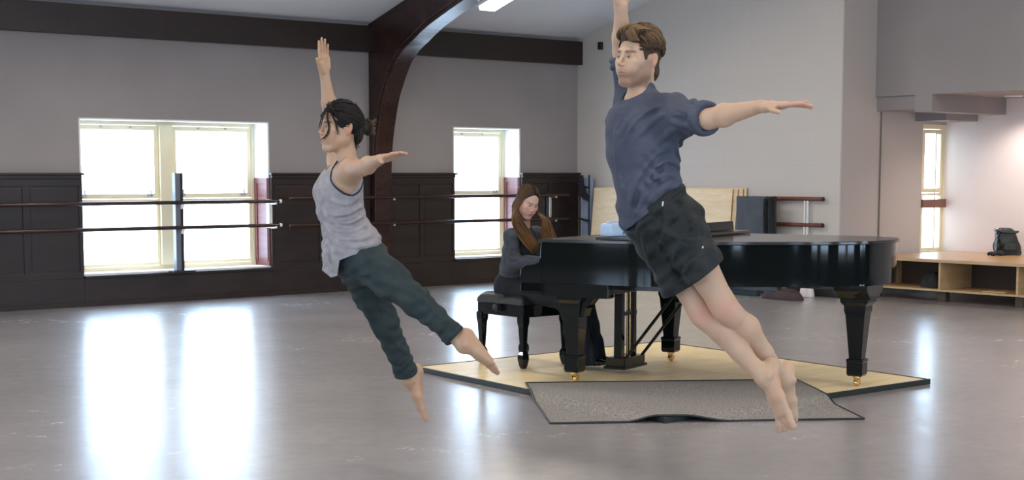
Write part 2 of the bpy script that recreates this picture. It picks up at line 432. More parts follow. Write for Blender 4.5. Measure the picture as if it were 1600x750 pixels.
# ---------------- panelling on the window wall
def panelling(name, y, y_in, segs, under, xlim):
    """dark wainscot: full-height runs `segs`, low runs `under` beneath the windows; face at y, room side at y_in"""
    s = -1 if y_in < y else 1
    def B(bm, a, b, d0, d1, z0, z1):
        v0, v1 = sorted((y + s * d0, y + s * d1)); add_box(bm, a, b, v0, v1, z0, z1)
    bm = bmesh.new()
    for a, b in segs: B(bm, a, b, 0, .02, .30, 1.36)
    for a, b in segs:
        n = max(1, round((b - a) / .58)); w = (b - a) / n
        for k in range(n + 1):
            c = a + k * w; B(bm, max(a, c - .035), min(b, c + .035), .02, .032, .30, 1.28)
        B(bm, a, b, .02, .033, 1.28, 1.36); B(bm, a, b, .02, .033, .30, .37)
        for k in range(n):
            B(bm, a + k * w + .05, a + (k + 1) * w - .05, .02, .025, .39, 1.26)
    root = struct(name, bm, M['wood_dark'], bevel=.003)
    for a, b in segs:
        bm = bmesh.new(); B(bm, a - .0, b + .0, 0, .055, 1.36, 1.395); B(bm, a - .02 if a > xlim[0] + .1 else a, b + .02 if b < xlim[1] - .1 else b, 0, .075, 1.395, 1.42)
        obj('cap', bm, M['wood_dark'], root, bevel=.004)
    bm = bmesh.new()
    for a, b in segs: B(bm, a, b, 0, .045, .0, .30)
    for a, b in under: B(bm, a, b, 0, .045, .0, .30); B(bm, a, b, 0, .07, .30, .328)
    obj('base_board', bm, M['wood_dark'], root, bevel=.004)
    bm = bmesh.new()
    for a, b in [(min(p[0] for p in segs), max(p[1] for p in segs))]: B(bm, a, b, .045, .06, 0, .05)
    obj('shoe_molding', bm, M['wood_dark'], root)
    return root
panelling('trim_6', WY, 0, [(LX, -3.9), (-1.6, 1.35), (3.65, 6.68), (8.98, 10.35), (10.63, 11.65), (12.76, RX)], BACK_W, (LX, RX))
panelling('trim_7', CYW, 10, [(LX, -4.5), (-2.2, -.5), (1.8, 3.5), (5.8, 7.5), (9.8, 11.2), (13.4, RB)], FRONT_W, (LX, RB))
# recess linings: white above, panelled below, and white sill
M['lit_reveal_wood'] = noise_col(new_mat('lit_panelling', (.16, .045, .04), .4), (.13, .035, .03), (.20, .06, .05), 4, stretch=(1, 1, 8))  # same dark panelling, strong window light put into a redder, brighter colour
bm = bmesh.new(); bw = bmesh.new(); sl = bmesh.new()
for a, b in BACK_W:
    for x0, x1 in ((a, a + .02), (b - .02, b)):
        add_box(bm, x0, x1, WY + .001, WY + .31, 1.36, 1.99); add_box(bw, x0, x1, WY + .001, WY + .31, .345, 1.36)
    for x0, x1 in ((a + .02, a + .03), (b - .03, b - .02)):
        add_box(bw, x0, x1, WY + .02, WY + .07, .4, 1.3); add_box(bw, x0, x1, WY + .25, WY + .30, .4, 1.3); add_box(bw, x0, x1, WY + .02, WY + .3, 1.3, 1.36)
    add_box(bm, a, b, WY + .001, WY + .31, 1.985, 2.0)
    add_box(sl, a, b, WY + .001, WY + .31, .33, .345)
t8 = struct('trim_8', bm, M['white_paint']); struct('trim_9', bw, M['lit_reveal_wood']); struct('trim_10', sl, M['white_paint'])
bm = bmesh.new(); add_box(bm, RB + .0, RB + .01, Y1 - .25, Y1, .5, 2.0)
bm.free()

# baseboards of block wall
bm = box_bm(RX - .02, RX, Y1, WY - .06, 0, .1, bevel=.004)
struct('baseboard_right', bm, M['black_post'])

# ---------------- ballet barres on the window wall
def barre(x0, x1, z_up, z_lo, y, label, brackets, ends, stanchions=()):
    t = thing('ballet_barre', label, 'barre', (x0, y, 0))
    for z in (z_up, z_lo):
        bm = bmesh.new(); add_tube(bm, [(0, 0, z), (x1 - x0, 0, z)], .021, 14); obj('rail', bm, M['barre'], t, smooth=True)
    for bx in brackets:
        bm = bmesh.new(); X = bx - x0
        add_box(bm, X - .022, X + .022, .10, WY - .035 - y, z_lo - .03, z_up + .02)
        for z in (z_up, z_lo): add_box(bm, X - .014, X + .014, -.012, .12, z - .036, z - .018); add_box(bm, X - .014, X + .014, -.02, .0, z - .036, z - .01)
        obj('bracket', bm, M['white_metal' if ends else 'metal'], t, bevel=.003)
    for bx in stanchions:
        X = bx - x0
        bm = bmesh.new(); add_box(bm, X - .055, X + .005, .03, .10, .35, 1.42); s = obj('post', bm, M['grey_post'], t, bevel=.004)
        bm = bmesh.new(); add_box(bm, X + .005, X + .04, .03, .10, .35, 1.42); obj('post', bm, M['black_post'], t, bevel=.003)
        bm = bmesh.new()
        add_box(bm, X - .10, X + .16, .0, .14, .328, .35); obj('foot_plate', bm, M['wood_dark'], t, bevel=.003)
        for z in (z_up, z_lo):
            bm = bmesh.new(); add_box(bm, X + .0, X + .035, -.01, .04, z - .04, z - .018); add_box(bm, X, X + .03, .0, .035, z - .07, z - .03)
            obj('bracket', bm, M['white_metal'], t, bevel=.003)
    if ends:
        for z in (z_up, z_lo):
            bm = bmesh.new(); add_tube(bm, [(x1 - x0, 0, z), (x1 - x0 + .03, 0, z)], .022, 14); obj('end_cap', bm, M['white_metal'], t, smooth=True)
    return t
barre(2.2, 8.98, 1.095, .822, 15.03, 'double dark wooden barre running across the wide double window at left', (8.93, 3.9), True, (7.75,))
barre(9.12, 13.45, 1.125, .812, 15.03, 'double dark wooden barre passing the arch foot and the narrow window', (10.585, 13.2), False)

# outlet boxes on the panelling near the arch
t = thing('wall_outlet', 'small white wall socket low on the dark panelling beside the arch', 'outlet', (10.42, 15.108, .5))
obj('cover_plate', box_bm(-.035, .035, -.012, 0, -.055, .055, bevel=.003), M['plastic_white'], t)
for zz in (.012, -.035): obj('socket', box_bm(-.012, .012, -.015, -.011, zz, zz + .023), M['metal'], t)
t = tag(obj('wall_hook', box_bm(RX - .05, RX, 14.73, 14.79, 3.04, 3.14, bevel=.008), M['black_post']), 'small black box fixed high on the block wall near the corner', 'fixture')

# ---------------- ceiling lights
M['tube_glow'] = new_mat('light_diffuser', (.9, .9, .9), .5)
M['tube_glow'].node_tree.nodes['Principled BSDF'].inputs['Emission Color'].default_value = (1, .97, .93, 1)
M['tube_glow'].node_tree.nodes['Principled BSDF'].inputs['Emission Strength'].default_value = 3.0
def ceiling_light(x, y, seen):
    t = thing('ceiling_light', 'long white strip light hung beside the dark arch at the top edge' if seen else 'long white fluorescent strip light hung on the sloping ceiling out of frame', 'ceiling light', (x, y, roof_z(y) - .46))
    if not seen: t['group'] = 'fluorescent strip lights'
    t.rotation_euler = (math.atan(SLOPE) * (-1 if y > RIDGE_Y else 1), 0, 0)
    obj('housing', box_bm(-.12, .12, -.75, .75, .0, .07, bevel=.01), M['white_metal'], t)
    obj('diffuser', box_bm(-.11, .11, -.74, .74, -.045, 0, bevel=.015), M['tube_glow'], t)
    for yy in (-.55, .55):
        bm = bmesh.new(); add_tube(bm, [(0, yy, .07), (0, yy, .45)], .006, 6); obj('hanger', bm, M['metal'], t)
    l = bpy.data.lights.new('lamp', 'AREA'); l.shape = 'RECTANGLE'; l.size = .22; l.size_y = 1.4; l.energy = LAMP_POWER; l.color = (1, .88, .74)
    o = bpy.data.objects.new('lamp', l); col.objects.link(o); o.parent = t; o.location = (0, 0, -.06)
ceiling_light(10.75, 12.72, True)
for dx_, dy in ((15.35, 9.62), (15.15, 8.3)):  # added spot fixtures, only there to brighten the alcove wall
    t = thing('added_fill_light', 'added round fill light in the alcove soffit ' + ('above the backpack' if dy > 9 else 'out of frame to the right'), 'ceiling light', (dx_, dy, 2.29))
    bm = bmesh.new(); lathe(bm, [(.09, -.012), (.10, -.012), (.105, -.001), (.06, -.001)], seg=24); obj('trim_ring', bm, M['white_metal'], t, smooth=True)
    bm = bmesh.new(); lathe(bm, [(.088, -.010), (.088, -.004)], seg=24); obj('diffuser', bm, M['tube_glow'], t)
    l = bpy.data.lights.new('lamp', 'SPOT'); l.energy = 75 if dy > 9 else 50; l.color = (1, .90, .84); l.spot_size = math.radians(140); l.spot_blend = .8; l.shadow_soft_size = .08
    o = bpy.data.objects.new('lamp', l); col.objects.link(o); o.parent = t; o.location = (0, 0, -.03)
for lx in (10.75, 7.2, 3.4, -.6, -4.0):
    for ly in (12.72, 8.4, 3.6, -.2):
        if (lx, ly) != (10.75, 12.72): ceiling_light(lx, ly, False)

# ------------------------------------------------------------------ floor things
M['ply'] = noise_col(new_mat('plywood', (.62, .47, .26), .45), (.78, .60, .31), (.94, .77, .45), 1.6, detail=5, stretch=(1, 5, 1), distort=1.2, rough=(.35, .5))
M['ply_wall'] = noise_col(new_mat('plywood_sheet', (.62, .47, .3), .55), (.76, .58, .35), (.88, .71, .47), 2.0, detail=6, stretch=(1, 1, 5), distort=2.0)
M['ply_edge'] = new_mat('plywood_edge', (.42, .24, .10), .6)
M['edge_black'] = new_mat('black_edge_strip', (.012, .016, .014), .5)
M['carpet'] = noise_col(new_mat('grey_carpet', (.2, .18, .16), .95, spec=.1), (.15, .138, .128), (.40, .37, .34), 140, detail=2, lo=.38, hi=.62, bump=.6, bscale=160)

PZ = .032
pl = thing('floor_platform', 'low square plywood platform with black edging under the grand piano', 'platform', (6.2, 5.95, 0))
quad = [(.13, 2.74), (-.115, .03), (2.38, .02), (2.61, 2.776)]
bm = bmesh.new(); prism(bm, quad, 2, .004, PZ)
obj('deck', bm, M['ply'], pl, bevel=.002)
for k in range(4):
    a, b = Vector(quad[k]), Vector(quad[(k + 1) % 4]); t_ = (b - a).normalized(); n_ = Vector((t_.y, -t_.x))
    if n_.dot((a + b) / 2 - Vector((1.25, 1.38))) < 0: n_ = -n_
    a2, b2 = a - t_ * .02, b + t_ * .02
    bm = bmesh.new(); prism(bm, [tuple(a2), tuple(b2), tuple(b2 + n_ * .02), tuple(a2 + n_ * .02)], 2, .001, PZ + .003)
    obj('edging', bm, M['edge_black'], pl, bevel=.002)

# carpet draped over the near corner of the platform
def carpet():
    A, B_, C_, D = Vector((6.34, 7.51)), Vector((5.55, 6.36)), Vector((7.05, 5.32)), Vector((7.84, 6.47))
    bm = bmesh.new(); N1, N2 = 60, 46; g = []
    def hgt(p):
        # height above the floor: on the deck, then a slope down to the floor
        dx = max(6.05 + (p.y - 5.95) * .095 - p.x, 0); dy = max(5.925 - p.y, 0); d = math.hypot(dx, dy)
        t = min(d / .16, 1); t = t * t * (3 - 2 * t)
        return (PZ + .010) * (1 - t) + .006 * t
    for i in range(N1 + 1):
        row = []
        for j in range(N2 + 1):
            u, v = i / N1, j / N2
            p = (A.lerp(D, u)).lerp(B_.lerp(C_, u), v)
            z = hgt(p)
            row.append((p.x, p.y, z + .002 * math.sin(u * 9) * math.sin(v * 7)))
        g.append(row)
    top = [[bm.verts.new(c) for c in r] for r in g]; bot = [[bm.verts.new((c[0], c[1], c[2] - .006)) for c in r] for r in g]
    for i in range(N1):
        for j in range(N2):
            bm.faces.new((top[i][j], top[i + 1][j], top[i + 1][j + 1], top[i][j + 1])); bm.faces.new((bot[i][j], bot[i][j + 1], bot[i + 1][j + 1], bot[i + 1][j]))
    for i in range(N1):
        for j in (0, N2): bm.faces.new((top[i][j], top[i + 1][j], bot[i + 1][j], bot[i][j]))
    for j in range(N2):
        for i in (0, N1): bm.faces.new((top[i][j], top[i][j + 1], bot[i][j + 1], bot[i][j]))
    ring = [g[i][0] for i in range(N1 + 1)] + [g[N1][j] for j in range(N2 + 1)] + [g[i][N2] for i in range(N1, -1, -1)] + [g[0][j] for j in range(N2, -1, -1)]
    o = obj('carpet_mat', bm, M['carpet'], smooth=True)
    tag(o, 'grey flecked carpet mat lying across the near corner of the plywood platform', 'carpet')
    bm = bmesh.new(); add_tube(bm, ring, .006, 6, cap=False); obj('binding', bm, M['edge_black'], o, smooth=True)
carpet()

# ------------------------------------------------------------------ grand piano
M['lacquer'] = new_mat('black_lacquer', (.005, .007, .007), .05, spec=.42)
M['lid'] = new_mat('black_lid', (.012, .011, .010), .16, spec=.7)
M['brass'] = new_mat('brass', (.75, .5, .2), .25, 1.0)
M['ivory'] = new_mat('ivory_keys', (.85, .83, .76), .25)
M['ebony'] = new_mat('ebony_keys', (.01, .01, .01), .25)
M['iron'] = new_mat('gilded_iron', (.5, .33, .12), .35, .8)
VX, VY = .320, -.947
ANG = math.atan2(-VX, -VY)      # local +y axis = keyboard to tail
piano = thing('grand_piano', 'long glossy black grand piano with closed lid on the plywood platform', 'piano', (6.656, 7.379, PZ), math.atan2(.320, .947) )
# local frame: x from treble leg to bass leg, y' = -y is keyboard to tail
def outline(inset=0.0, n=10, y_front=-.20):
    pts = [(-.10 + inset, y_front), (-.10 + inset, .28)]
    cur = [(-.10, .28), (-.085, .50), (-.02, .74), (.10, .95), (.24, 1.14), (.36, 1.32), (.46, 1.48), (.58, 1.62), (.74, 1.74), (.95, 1.80), (1.16, 1.79), (1.32, 1.73), (1.42, 1.62), (1.47, 1.45)]
    sp = spline([(a, b, 0) for a, b in cur], n)
    out = []
    for i, p in enumerate(sp):
        a = sp[max(i - 1, 0)]; b = sp[min(i + 1, len(sp) - 1)]
        t = (b - a).normalized(); nn = Vector((t.y, -t.x, 0))
        out.append((p.x + nn.x * inset, p.y + nn.y * inset))
    pts += out[1:]
    pts.append((1.47 - inset, y_front))
    return pts
def flip(pts): return [(x, -y) for x, y in pts]
PT = .985 - PZ          # lid top in local z
# rim
def rim():
    o_ = outline(0); i_ = outline(.045)
    bm = bmesh.new(); z0, z1 = .665, PT - .024
    rows = []
    for (ox, oy), (ix, iy) in zip(o_, i_):
        rows.append([bm.verts.new((ox, -oy, z0)), bm.verts.new((ox, -oy, z1)), bm.verts.new((ix, -iy, z1)), bm.verts.new((ix, -iy, z0))])
    for a, b in zip(rows, rows[1:]):
        for k in range(4): bm.faces.new((a[k], a[(k + 1) % 4], b[(k + 1) % 4], b[k]))
    bm.faces.new(rows[0]); bm.faces.new(rows[-1][::-1])
    return bm
obj('rim', rim(), M['lacquer'], piano, smooth=True, sharp=30)
bm = bmesh.new(); prism(bm, flip(outline(.05)), 2, .70, .73); obj('soundboard', bm, new_mat('spruce', (.25, .13, .05), .5), piano)
bm = bmesh.new()
for k, ye in enumerate((.82, 1.22, 1.5, 1.3)): add_box(bm, .12 + .38 * k, .20 + .38 * k, -ye, -.1, .62, .70)
add_box(bm, -.05, 1.42, -.30, -.16, .60, .68)
obj('underside_frame', bm, M['ebony'], piano, bevel=.004)
bm = bmesh.new(); prism(bm, flip(outline(.06, y_front=.02)), 2, .80, .82); obj('iron_plate', bm, M['iron'], piano)
for xa, xb in ((-.099, -.02), (1.39, 1.469)):
    obj('side_panel', box_bm(xa, xb, -.30, .195, .575, .668, bevel=.004), M['lacquer'], piano)
# lid: main leaf and the front flap folded back on it
bm = bmesh.new(); prism(bm, flip(outline(-.018, y_front=-.215)), 2, PT - .022, PT)
lid = obj('lid', bm, M['lid'], piano, smooth=True, sharp=30, bevel=.004)
for hy in (-1.3, -.6): obj('hinge', box_bm(1.475, 1.50, hy, hy + .05, PT - .03, PT - .006), M['brass'], piano)
bm = box_bm(-.09, 1.48, -.62, -.20, PT + .003, PT + .024, bevel=.005)
fl = obj('lid_flap', bm, M['lid'], piano)
fl.location = (0, 0, 0)
# music desk lying folded, rising towards its back edge
bm = bmesh.new(); prism(bm, [(-.50, PT + .026), (-.24, PT + .026), (-.21, PT + .060), (-.49, PT + .088)], 0, .72, 1.46); obj('music_desk', bm, M['lacquer'], piano, bevel=.004)
# keybed, cheeks, key slip, fall board
bm = box_bm(-.10, 1.47, .17, .36, .585, .665, bevel=.006); obj('keybed', bm, M['lacquer'], piano)
bm = box_bm(-.10, 1.47, -.05, .20, .575, .668, bevel=.006); obj('key_bottom', bm, M['lacquer'], piano)
for xa, xb in ((-.10, -.02), (1.39, 1.47)):
    bm = bmesh.new()
    prof = [(.19, .60), (.19, PT - .024), (.205, PT - .024), (.212, .83), (.225, .80), (.26, .785), (.33, .775), (.36, .755), (.368, .71), (.365, .60)]
    prism(bm, prof, 0, xa, xb); obj('cheek', bm, M['lacquer'], piano, smooth=True, bevel=.005)
bm = box_bm(-.02, 1.39, .34, .358, .66, .70, bevel=.003); obj('key_slip', bm, M['lacquer'], piano)
bm = bmesh.new(); prism(bm, [(.19, .725), (.205, .725), (.215, .87), (.19, .90)], 0, -.02, 1.39); obj('fall_board', bm, M['lacquer'], piano, bevel=.003)
wk = obj('white_key', box_bm(0, .0222, .20, .345, .69, .712, bevel=.002), M['ivory'], piano)
nwhite = 52; kw = 1.23 / nwhite; kx = .07
wk.location.x = kx; wk.scale.x = kw / .0235
for i in range(1, nwhite):
    c = wk.copy(); col.objects.link(c); c.parent = piano; c.location.x = kx + i * kw
bk = obj('black_key', box_bm(-.006, .006, .20, .295, .712, .724, bevel=.002), M['ebony'], piano)
first = True
for i in range(nwhite - 1):
    if (i % 7) in (0, 2, 3, 5, 6):
        if first: bk.location.x = kx + (i + 1) * kw; first = False; continue
        c = bk.copy(); col.objects.link(c); c.parent = piano; c.location.x = kx + (i + 1) * kw
for xa, xb in ((-.02, .065), (1.305, 1.39)):
    obj('key_block', box_bm(xa, xb, .20, .345, .67, .74, bevel=.006), M['lacquer'], piano)

def piano_leg(x, y, name='leg', tail=False):
    """square tapering leg with bracket top, block foot and brass caster"""
    bm = bmesh.new()
    prof = [(.092, .585), (.092, .555), (.072, .53), (.072, .50), (.064, .47), (.042, .19), (.043, .185), (.056, .18), (.056, .165), (.053, .16), (.053, .085), (.046, .07), (.0, .07)]
    rings = []
    for r, z in prof[:-1]:
        rings.append([bm.verts.new((sx * r, sy * r, z)) for sx, sy in ((-1, -1), (1, -1), (1, 1), (-1, 1))])
    for a, b in zip(rings, rings[1:]):
        for k in range(4): bm.faces.new((a[k], a[(k + 1) % 4], b[(k + 1) % 4], b[k]))
    bm.faces.new(rings[0]); bm.faces.new(rings[-1][::-1])
    l = obj(name, bm, M['lacquer'], piano, bevel=.004); l.location = (x, y, 0)
    bm = bmesh.new()
    if tail: prism(bm, [(-.17, .67), (.17, .67), (.165, .635), (.12, .60), (.09, .575), (-.09, .575), (-.12, .60), (-.165, .635)], 1, -.11, .11)
    else: prism(bm, [(-.10, .59), (.34, .59), (.16, .565), (.105, .50), (.085, .44), (-.06, .44), (-.085, .55)], 0, -.05, .05)
    b = obj('bracket', bm, M['lacquer'], l, bevel=.006)
    if not tail: b.rotation_euler = (0, 0, math.pi)
    bm = bmesh.new(); lathe(bm, [(.012, .072), (.026, .068), (.026, .056), (.016, .050), (.014, .040)], seg=14)
    for s in (-1, 1): add_box(bm, -.012, .026, s * .016 - .003, s * .016 + .003, .014, .045)
    obj('caster_fork', bm, M['brass'], l)
    bm = bmesh.new(); add_tube(bm, [(.012, -.012, .0225), (.012, .012, .0225)], .0225, 18)
    obj('caster_wheel', bm, M['brass'], l, bevel=.002)
    return l
piano_leg(0, 0); piano_leg(1.36, -.05); piano_leg(.80, -1.66, tail=True)
# lyre
bm = bmesh.new()
prism(bm, [(-.02, .60), (.02, .60), (.028, .10), (-.028, .10)], 1, -.03, .03)
ly1 = obj('lyre_post', bm, M['lacquer'], piano, bevel=.004); ly1.location = (.54, -.05, 0)
ly2 = ly1.copy(); col.objects.link(ly2); ly2.parent = piano; ly2.location = (.72, -.05, 0)
bm = bmesh.new(); add_box(bm, .49, .80, -.12, .03, .045, .115); add_box(bm, .47, .82, -.13, .04, .035, .055); obj('pedal_box', bm, M['lacquer'], piano, bevel=.006)
obj('lyre_crossbar', box_bm(.53, .76, -.075, -.02, .40, .43, bevel=.005), M['lacquer'], piano)
for k in range(3):
    xx = .60 + .045 * k
    bm = bmesh.new(); add_tube(bm, [(xx, -.055, .11), (xx, -.055, .62)], .005, 8); obj('trap_rod', bm, M['brass'], piano)
    bm = bmesh.new(); add_tube(bm, [(xx - .0, .03, .075), (xx, .09, .07), (xx, .135, .052)], [.008, .012, .013], 10, flat=.5, flat_dir=(0, 0, 1)); obj('pedal', bm, M['brass'], piano, smooth=True)
for xx in (.52, .77):
    bm = bmesh.new(); add_tube(bm, [(xx, -.10, .10), (xx + .0, -.50, .60)], .011, 8); obj('lyre_brace', bm, M['lacquer'], piano)
bm = bmesh.new(); add_tube(bm, [(1.475, -1.6, PT - .012), (1.50, -1.6, PT - .012)], .012, 10); obj('lid_knob', bm, M['white_metal'], piano)

# pale blue case and papers on the folded flap
pa = piano.matrix_basis
def PL(x, y, z):
    a = math.atan2(.320, .947); return (6.656 + math.cos(a) * x - math.sin(a) * y, 7.379 + math.sin(a) * x + math.cos(a) * y, z + PZ)
M['blue_case'] = new_mat('pale_blue_plastic', (.42, .56, .74), .3)
M['blue_dark'] = new_mat('slate_trim', (.05, .10, .16), .4)
case = thing('carry_case', 'pale blue ridged plastic case standing on the piano lid flap', 'case', PL(-.06, -.26, PT + .025), math.atan2(.320, .947) - .20)
obj('shell', box_bm(.0, .42, -.05, .05, .0, .082, bevel=.018), M['blue_case'], case)
bm = bmesh.new()
for k in range(5): add_box(bm, .14, .41, -.054, -.048, .036 + k * .008, .039 + k * .008)
obj('grille', bm, M['blue_dark'], case)
bm = bmesh.new(); add_tube(bm, spline([(.115, -.053, .015), (.125, -.056, .045), (.105, -.053, .072)], 5), .007, 8); obj('latch', bm, M['blue_dark'], case)
bm = bmesh.new(); add_tube(bm, spline([(.02, 0, .078), (.03, 0, .092), (.2, 0, .095), (.39, 0, .092), (.40, 0, .078)], 6), .006, 8); obj('handle', bm, M['blue_case'], case)
bk_ = thing('sheet_music', 'thin tan music book lying on the lid flap before the blue case', 'book', PL(.50, -.58, PT + .026), .25)
obj('pages', box_bm(0, .16, 0, .13, .001, .012), M['ivory'], bk_)
obj('cover', box_bm(-.003, .163, -.003, .133, .012, .015), new_mat('tan_card', (.5, .32, .18), .6), bk_)

# ------------------------------------------------------------------ piano bench
M['leather'] = noise_col(new_mat('black_leather', (.014, .015, .016), .34, spec=.3), (.010, .011, .012), (.02, .021, .022), 30, bump=.15, bscale=200)
bench = thing('piano_bench', 'black tufted leather piano bench with turned knobs behind the piano', 'bench', PL(.41, .65, 0), math.atan2(.320, .947) - math.radians(18))
BW, BD = .40, .46
def cushion():
    bm = bmesh.new(); nx, ny = 48, 40; W_, D_ = BW + .07, BD + .07
    for side in (0, 1):
        g = []
        for i in range(nx + 1):
            r = []
            for j in range(ny + 1):
                u, v = i / nx, j / ny
                e = min(u, 1 - u, v, 1 - v); edge = 1 - max(0, 1 - e / .12) ** 2
                px_, py_ = u * 3, v * 2
                tuft = abs(math.sin(math.pi * px_)) ** .5 * abs(math.sin(math.pi * py_)) ** .5
                z = .0 if side else .055 * edge ** .5 + .022 * tuft * edge
                r.append(bm.verts.new((-.035 + u * W_, -.035 + v * D_, .455 + z)))
            g.append(r)
        for i in range(nx):
            for j in range(ny):
                f = (g[i][j], g[i + 1][j], g[i + 1][j + 1], g[i][j + 1]); bm.faces.new(f if not side else f[::-1])
    bmesh.ops.remove_doubles(bm, verts=bm.verts[:], dist=1e-4)
    return bm
obj('cushion', cushion(), M['leather'], bench, smooth=True, sharp=60)
obj('apron', box_bm(-.025, BW + .025, -.025, BD + .025, .365, .458, bevel=.008), M['lacquer'], bench)
for sx in (0, 1):
    bm = bmesh.new(); X = -.025 if sx == 0 else BW + .025; s = -1 if sx == 0 else 1
    add_tube(bm, [(X, BD / 2, .425), (X + s * .02, BD / 2, .425), (X + s * .024, BD / 2, .425), (X + s * .045, BD / 2, .425), (X + s * .05, BD / 2, .425)], [.012, .012, .028, .028, .018], 16)
    obj('knob', bm, M['leather'], bench, smooth=True)
for lx, ly in ((0, 0), (BW, 0), (0, BD), (BW, BD)):
    bm = bmesh.new()
    prof = [(.032, .38), (.032, .33), (.026, .30), (.018, .13), (.018, .12), (.028, .10), (.030, .07), (.022, .02), (.014, 0)]
    rings = [[bm.verts.new((lx + a * r, ly + b * r, z)) for a, b in ((-1, -1), (1, -1), (1, 1), (-1, 1))] for r, z in prof]
    for a, b in zip(rings, rings[1:]):
        for k in range(4): bm.faces.new((a[k], a[(k + 1) % 4], b[(k + 1) % 4], b[k]))
    bm.faces.new(rings[0]); bm.faces.new(rings[-1][::-1])
    obj('leg', bm, M['lacquer'], bench, bevel=.003)

# ------------------------------------------------------------------ things along the block wall
def lean(o, y, tilt, x_base): pass
# plywood sheets leaning on the wall
sheet_specs = [(12.33, 2.46, 1.225, 0), (12.27, 2.46, 1.225, 1), (12.21, 2.44, 1.235, 2), (12.17, 2.44, 1.24, 3)]
labels = ['tall plywood sheet leaning on the block wall, frontmost of its stack', 'plywood sheet leaning second from the front of the stack',
          'plywood sheet leaning third from the front, its brown edge showing', 'plywood sheet leaning rearmost against the block wall']
for (y0, ln, h, k), lb in zip(sheet_specs, labels):
    t = thing('plywood_sheet', lb, 'plywood', (RX - .20 + k * .024, y0, 0), 0, 'plywood sheets leaning on the block wall')
    t.rotation_euler = (0, math.radians(5), 0)
    obj('face', box_bm(-.002, .0, 0, ln, .003, h), M['ply_wall'], t)
    obj('core', box_bm(.0, .017, 0, ln, .003, h), M['ply_edge' if k != 2 else 'ply_edge'], t)

# folding chairs / blue trolley in the corner
M['blue_grey'] = noise_col(new_mat('blue_grey_vinyl', (.26, .31, .42), .4), (.18, .22, .32), (.34, .40, .52), 4)
M['dark_cloth'] = noise_col(new_mat('dark_cloth', (.02, .02, .022), .85), (.012, .012, .014), (.03, .03, .034), 8, bump=.3)
fc = thing('folded_trolley', 'folded blue grey trolley with black bars in the corner left of the plywood', 'trolley', (RX - .10, 14.93, 0))
obj('panel', box_bm(-.03, .03, -.10, .06, .25, 1.36, bevel=.008), M['blue_grey'], fc)
bm = bmesh.new()
bm.free()
for yy in (-.10, .08):
    bm = bmesh.new(); add_tube(bm, [(-.05, yy, .0), (-.05, yy, 1.39)], .012, 8); obj('upright', bm, M['black_post'], fc)
for zz in (.45, .78, 1.10, 1.22):
    bm = bmesh.new(); add_tube(bm, [(-.055, -.115, zz), (-.055, .09, zz + .03)], .013, 8); obj('crossbar', bm, M['black_post'], fc)
bm = bmesh.new()
prism(bm, [(.08, 1.15), (.08, 1.39), (.02, 1.39), (.0, 1.25), (-.06, 1.14), (-.11, 1.09), (-.11, 1.04), (0, 1.07)], 0, -.075, -.045); obj('black_cover', bm, M['dark_cloth'], fc, bevel=.004)

# grey gym mats folded upright
M['mat_grey'] = noise_col(new_mat('charcoal_vinyl', (.055, .058, .07), .55), (.045, .048, .06), (.07, .073, .088), 6)
gm = thing('folded_gym_mat', 'charcoal grey folded gym mat standing between the plywood and the wooden frame', 'mat', (RX - .22, 11.70, 0))
for k in range(2): obj('panel', box_bm(.0 + k * .055, .05 + k * .055, 0, .46, 0, 1.145 - k * .01, bevel=.015), M['mat_grey'], gm)
cl = thing('draped_jacket', 'dark cloth hanging beside the charcoal mat by the wooden frame', 'cloth', (RX - .18, 11.585, 0))
bm = bmesh.new()
g = []
for i in range(25):
    r = []
    for j in range(21):
        u, v = i / 24, j / 20
        r.append(bm.verts.new((-.06 + .035 * math.sin(v * 11 + u * 2) + .0, -.03 + v * .13 + .01 * math.sin(u * 8), 1.15 - u * 1.145 - .03 * v * (1 - u))))
    g.append(r)
for i in range(24):
    for j in range(20): bm.faces.new((g[i][j], g[i + 1][j], g[i + 1][j + 1], g[i][j + 1]))
jo = obj('drape', bm, M['dark_cloth'], cl, smooth=True); md = jo.modifiers.new('solid', 'SOLIDIFY'); md.thickness = .02

# portable barre on its side
M['red_wood'] = noise_col(new_mat('red_brown_wood', (.14, .04, .025), .35), (.11, .03, .02), (.18, .055, .03), 5, stretch=(1, 1, 1))
pb = thing('portable_barre', 'freestanding barre with two red brown rails and white posts by block wall', 'barre', (RX - .05, 11.0, 0))
for zz in (1.12, .82):
    bm = bmesh.new(); add_tube(bm, [(0, .0, zz), (0, 1.05, zz)], .024, 14); obj('rail', bm, M['red_wood'], pb, smooth=True)
    bm = bmesh.new(); add_tube(bm, [(0, -.012, zz), (0, .0, zz)], .025, 14); obj('end_cap', bm, M['black_post'], pb, smooth=True)
for yy in (.235, .95):
    bm = bmesh.new(); add_box(bm, -.012, .012, yy - .03, yy - .012, .03, 1.12); obj('post', bm, M['white_metal'], pb, bevel=.003)
    obj('post', box_bm(-.012, .012, yy + .012, yy + .03, .03, 1.12), M['white_metal'], pb, bevel=.003)
    obj('foot', box_bm(-.04, .04, yy - .04, yy + .04, 0, .035, bevel=.006), M['white_metal'], pb)

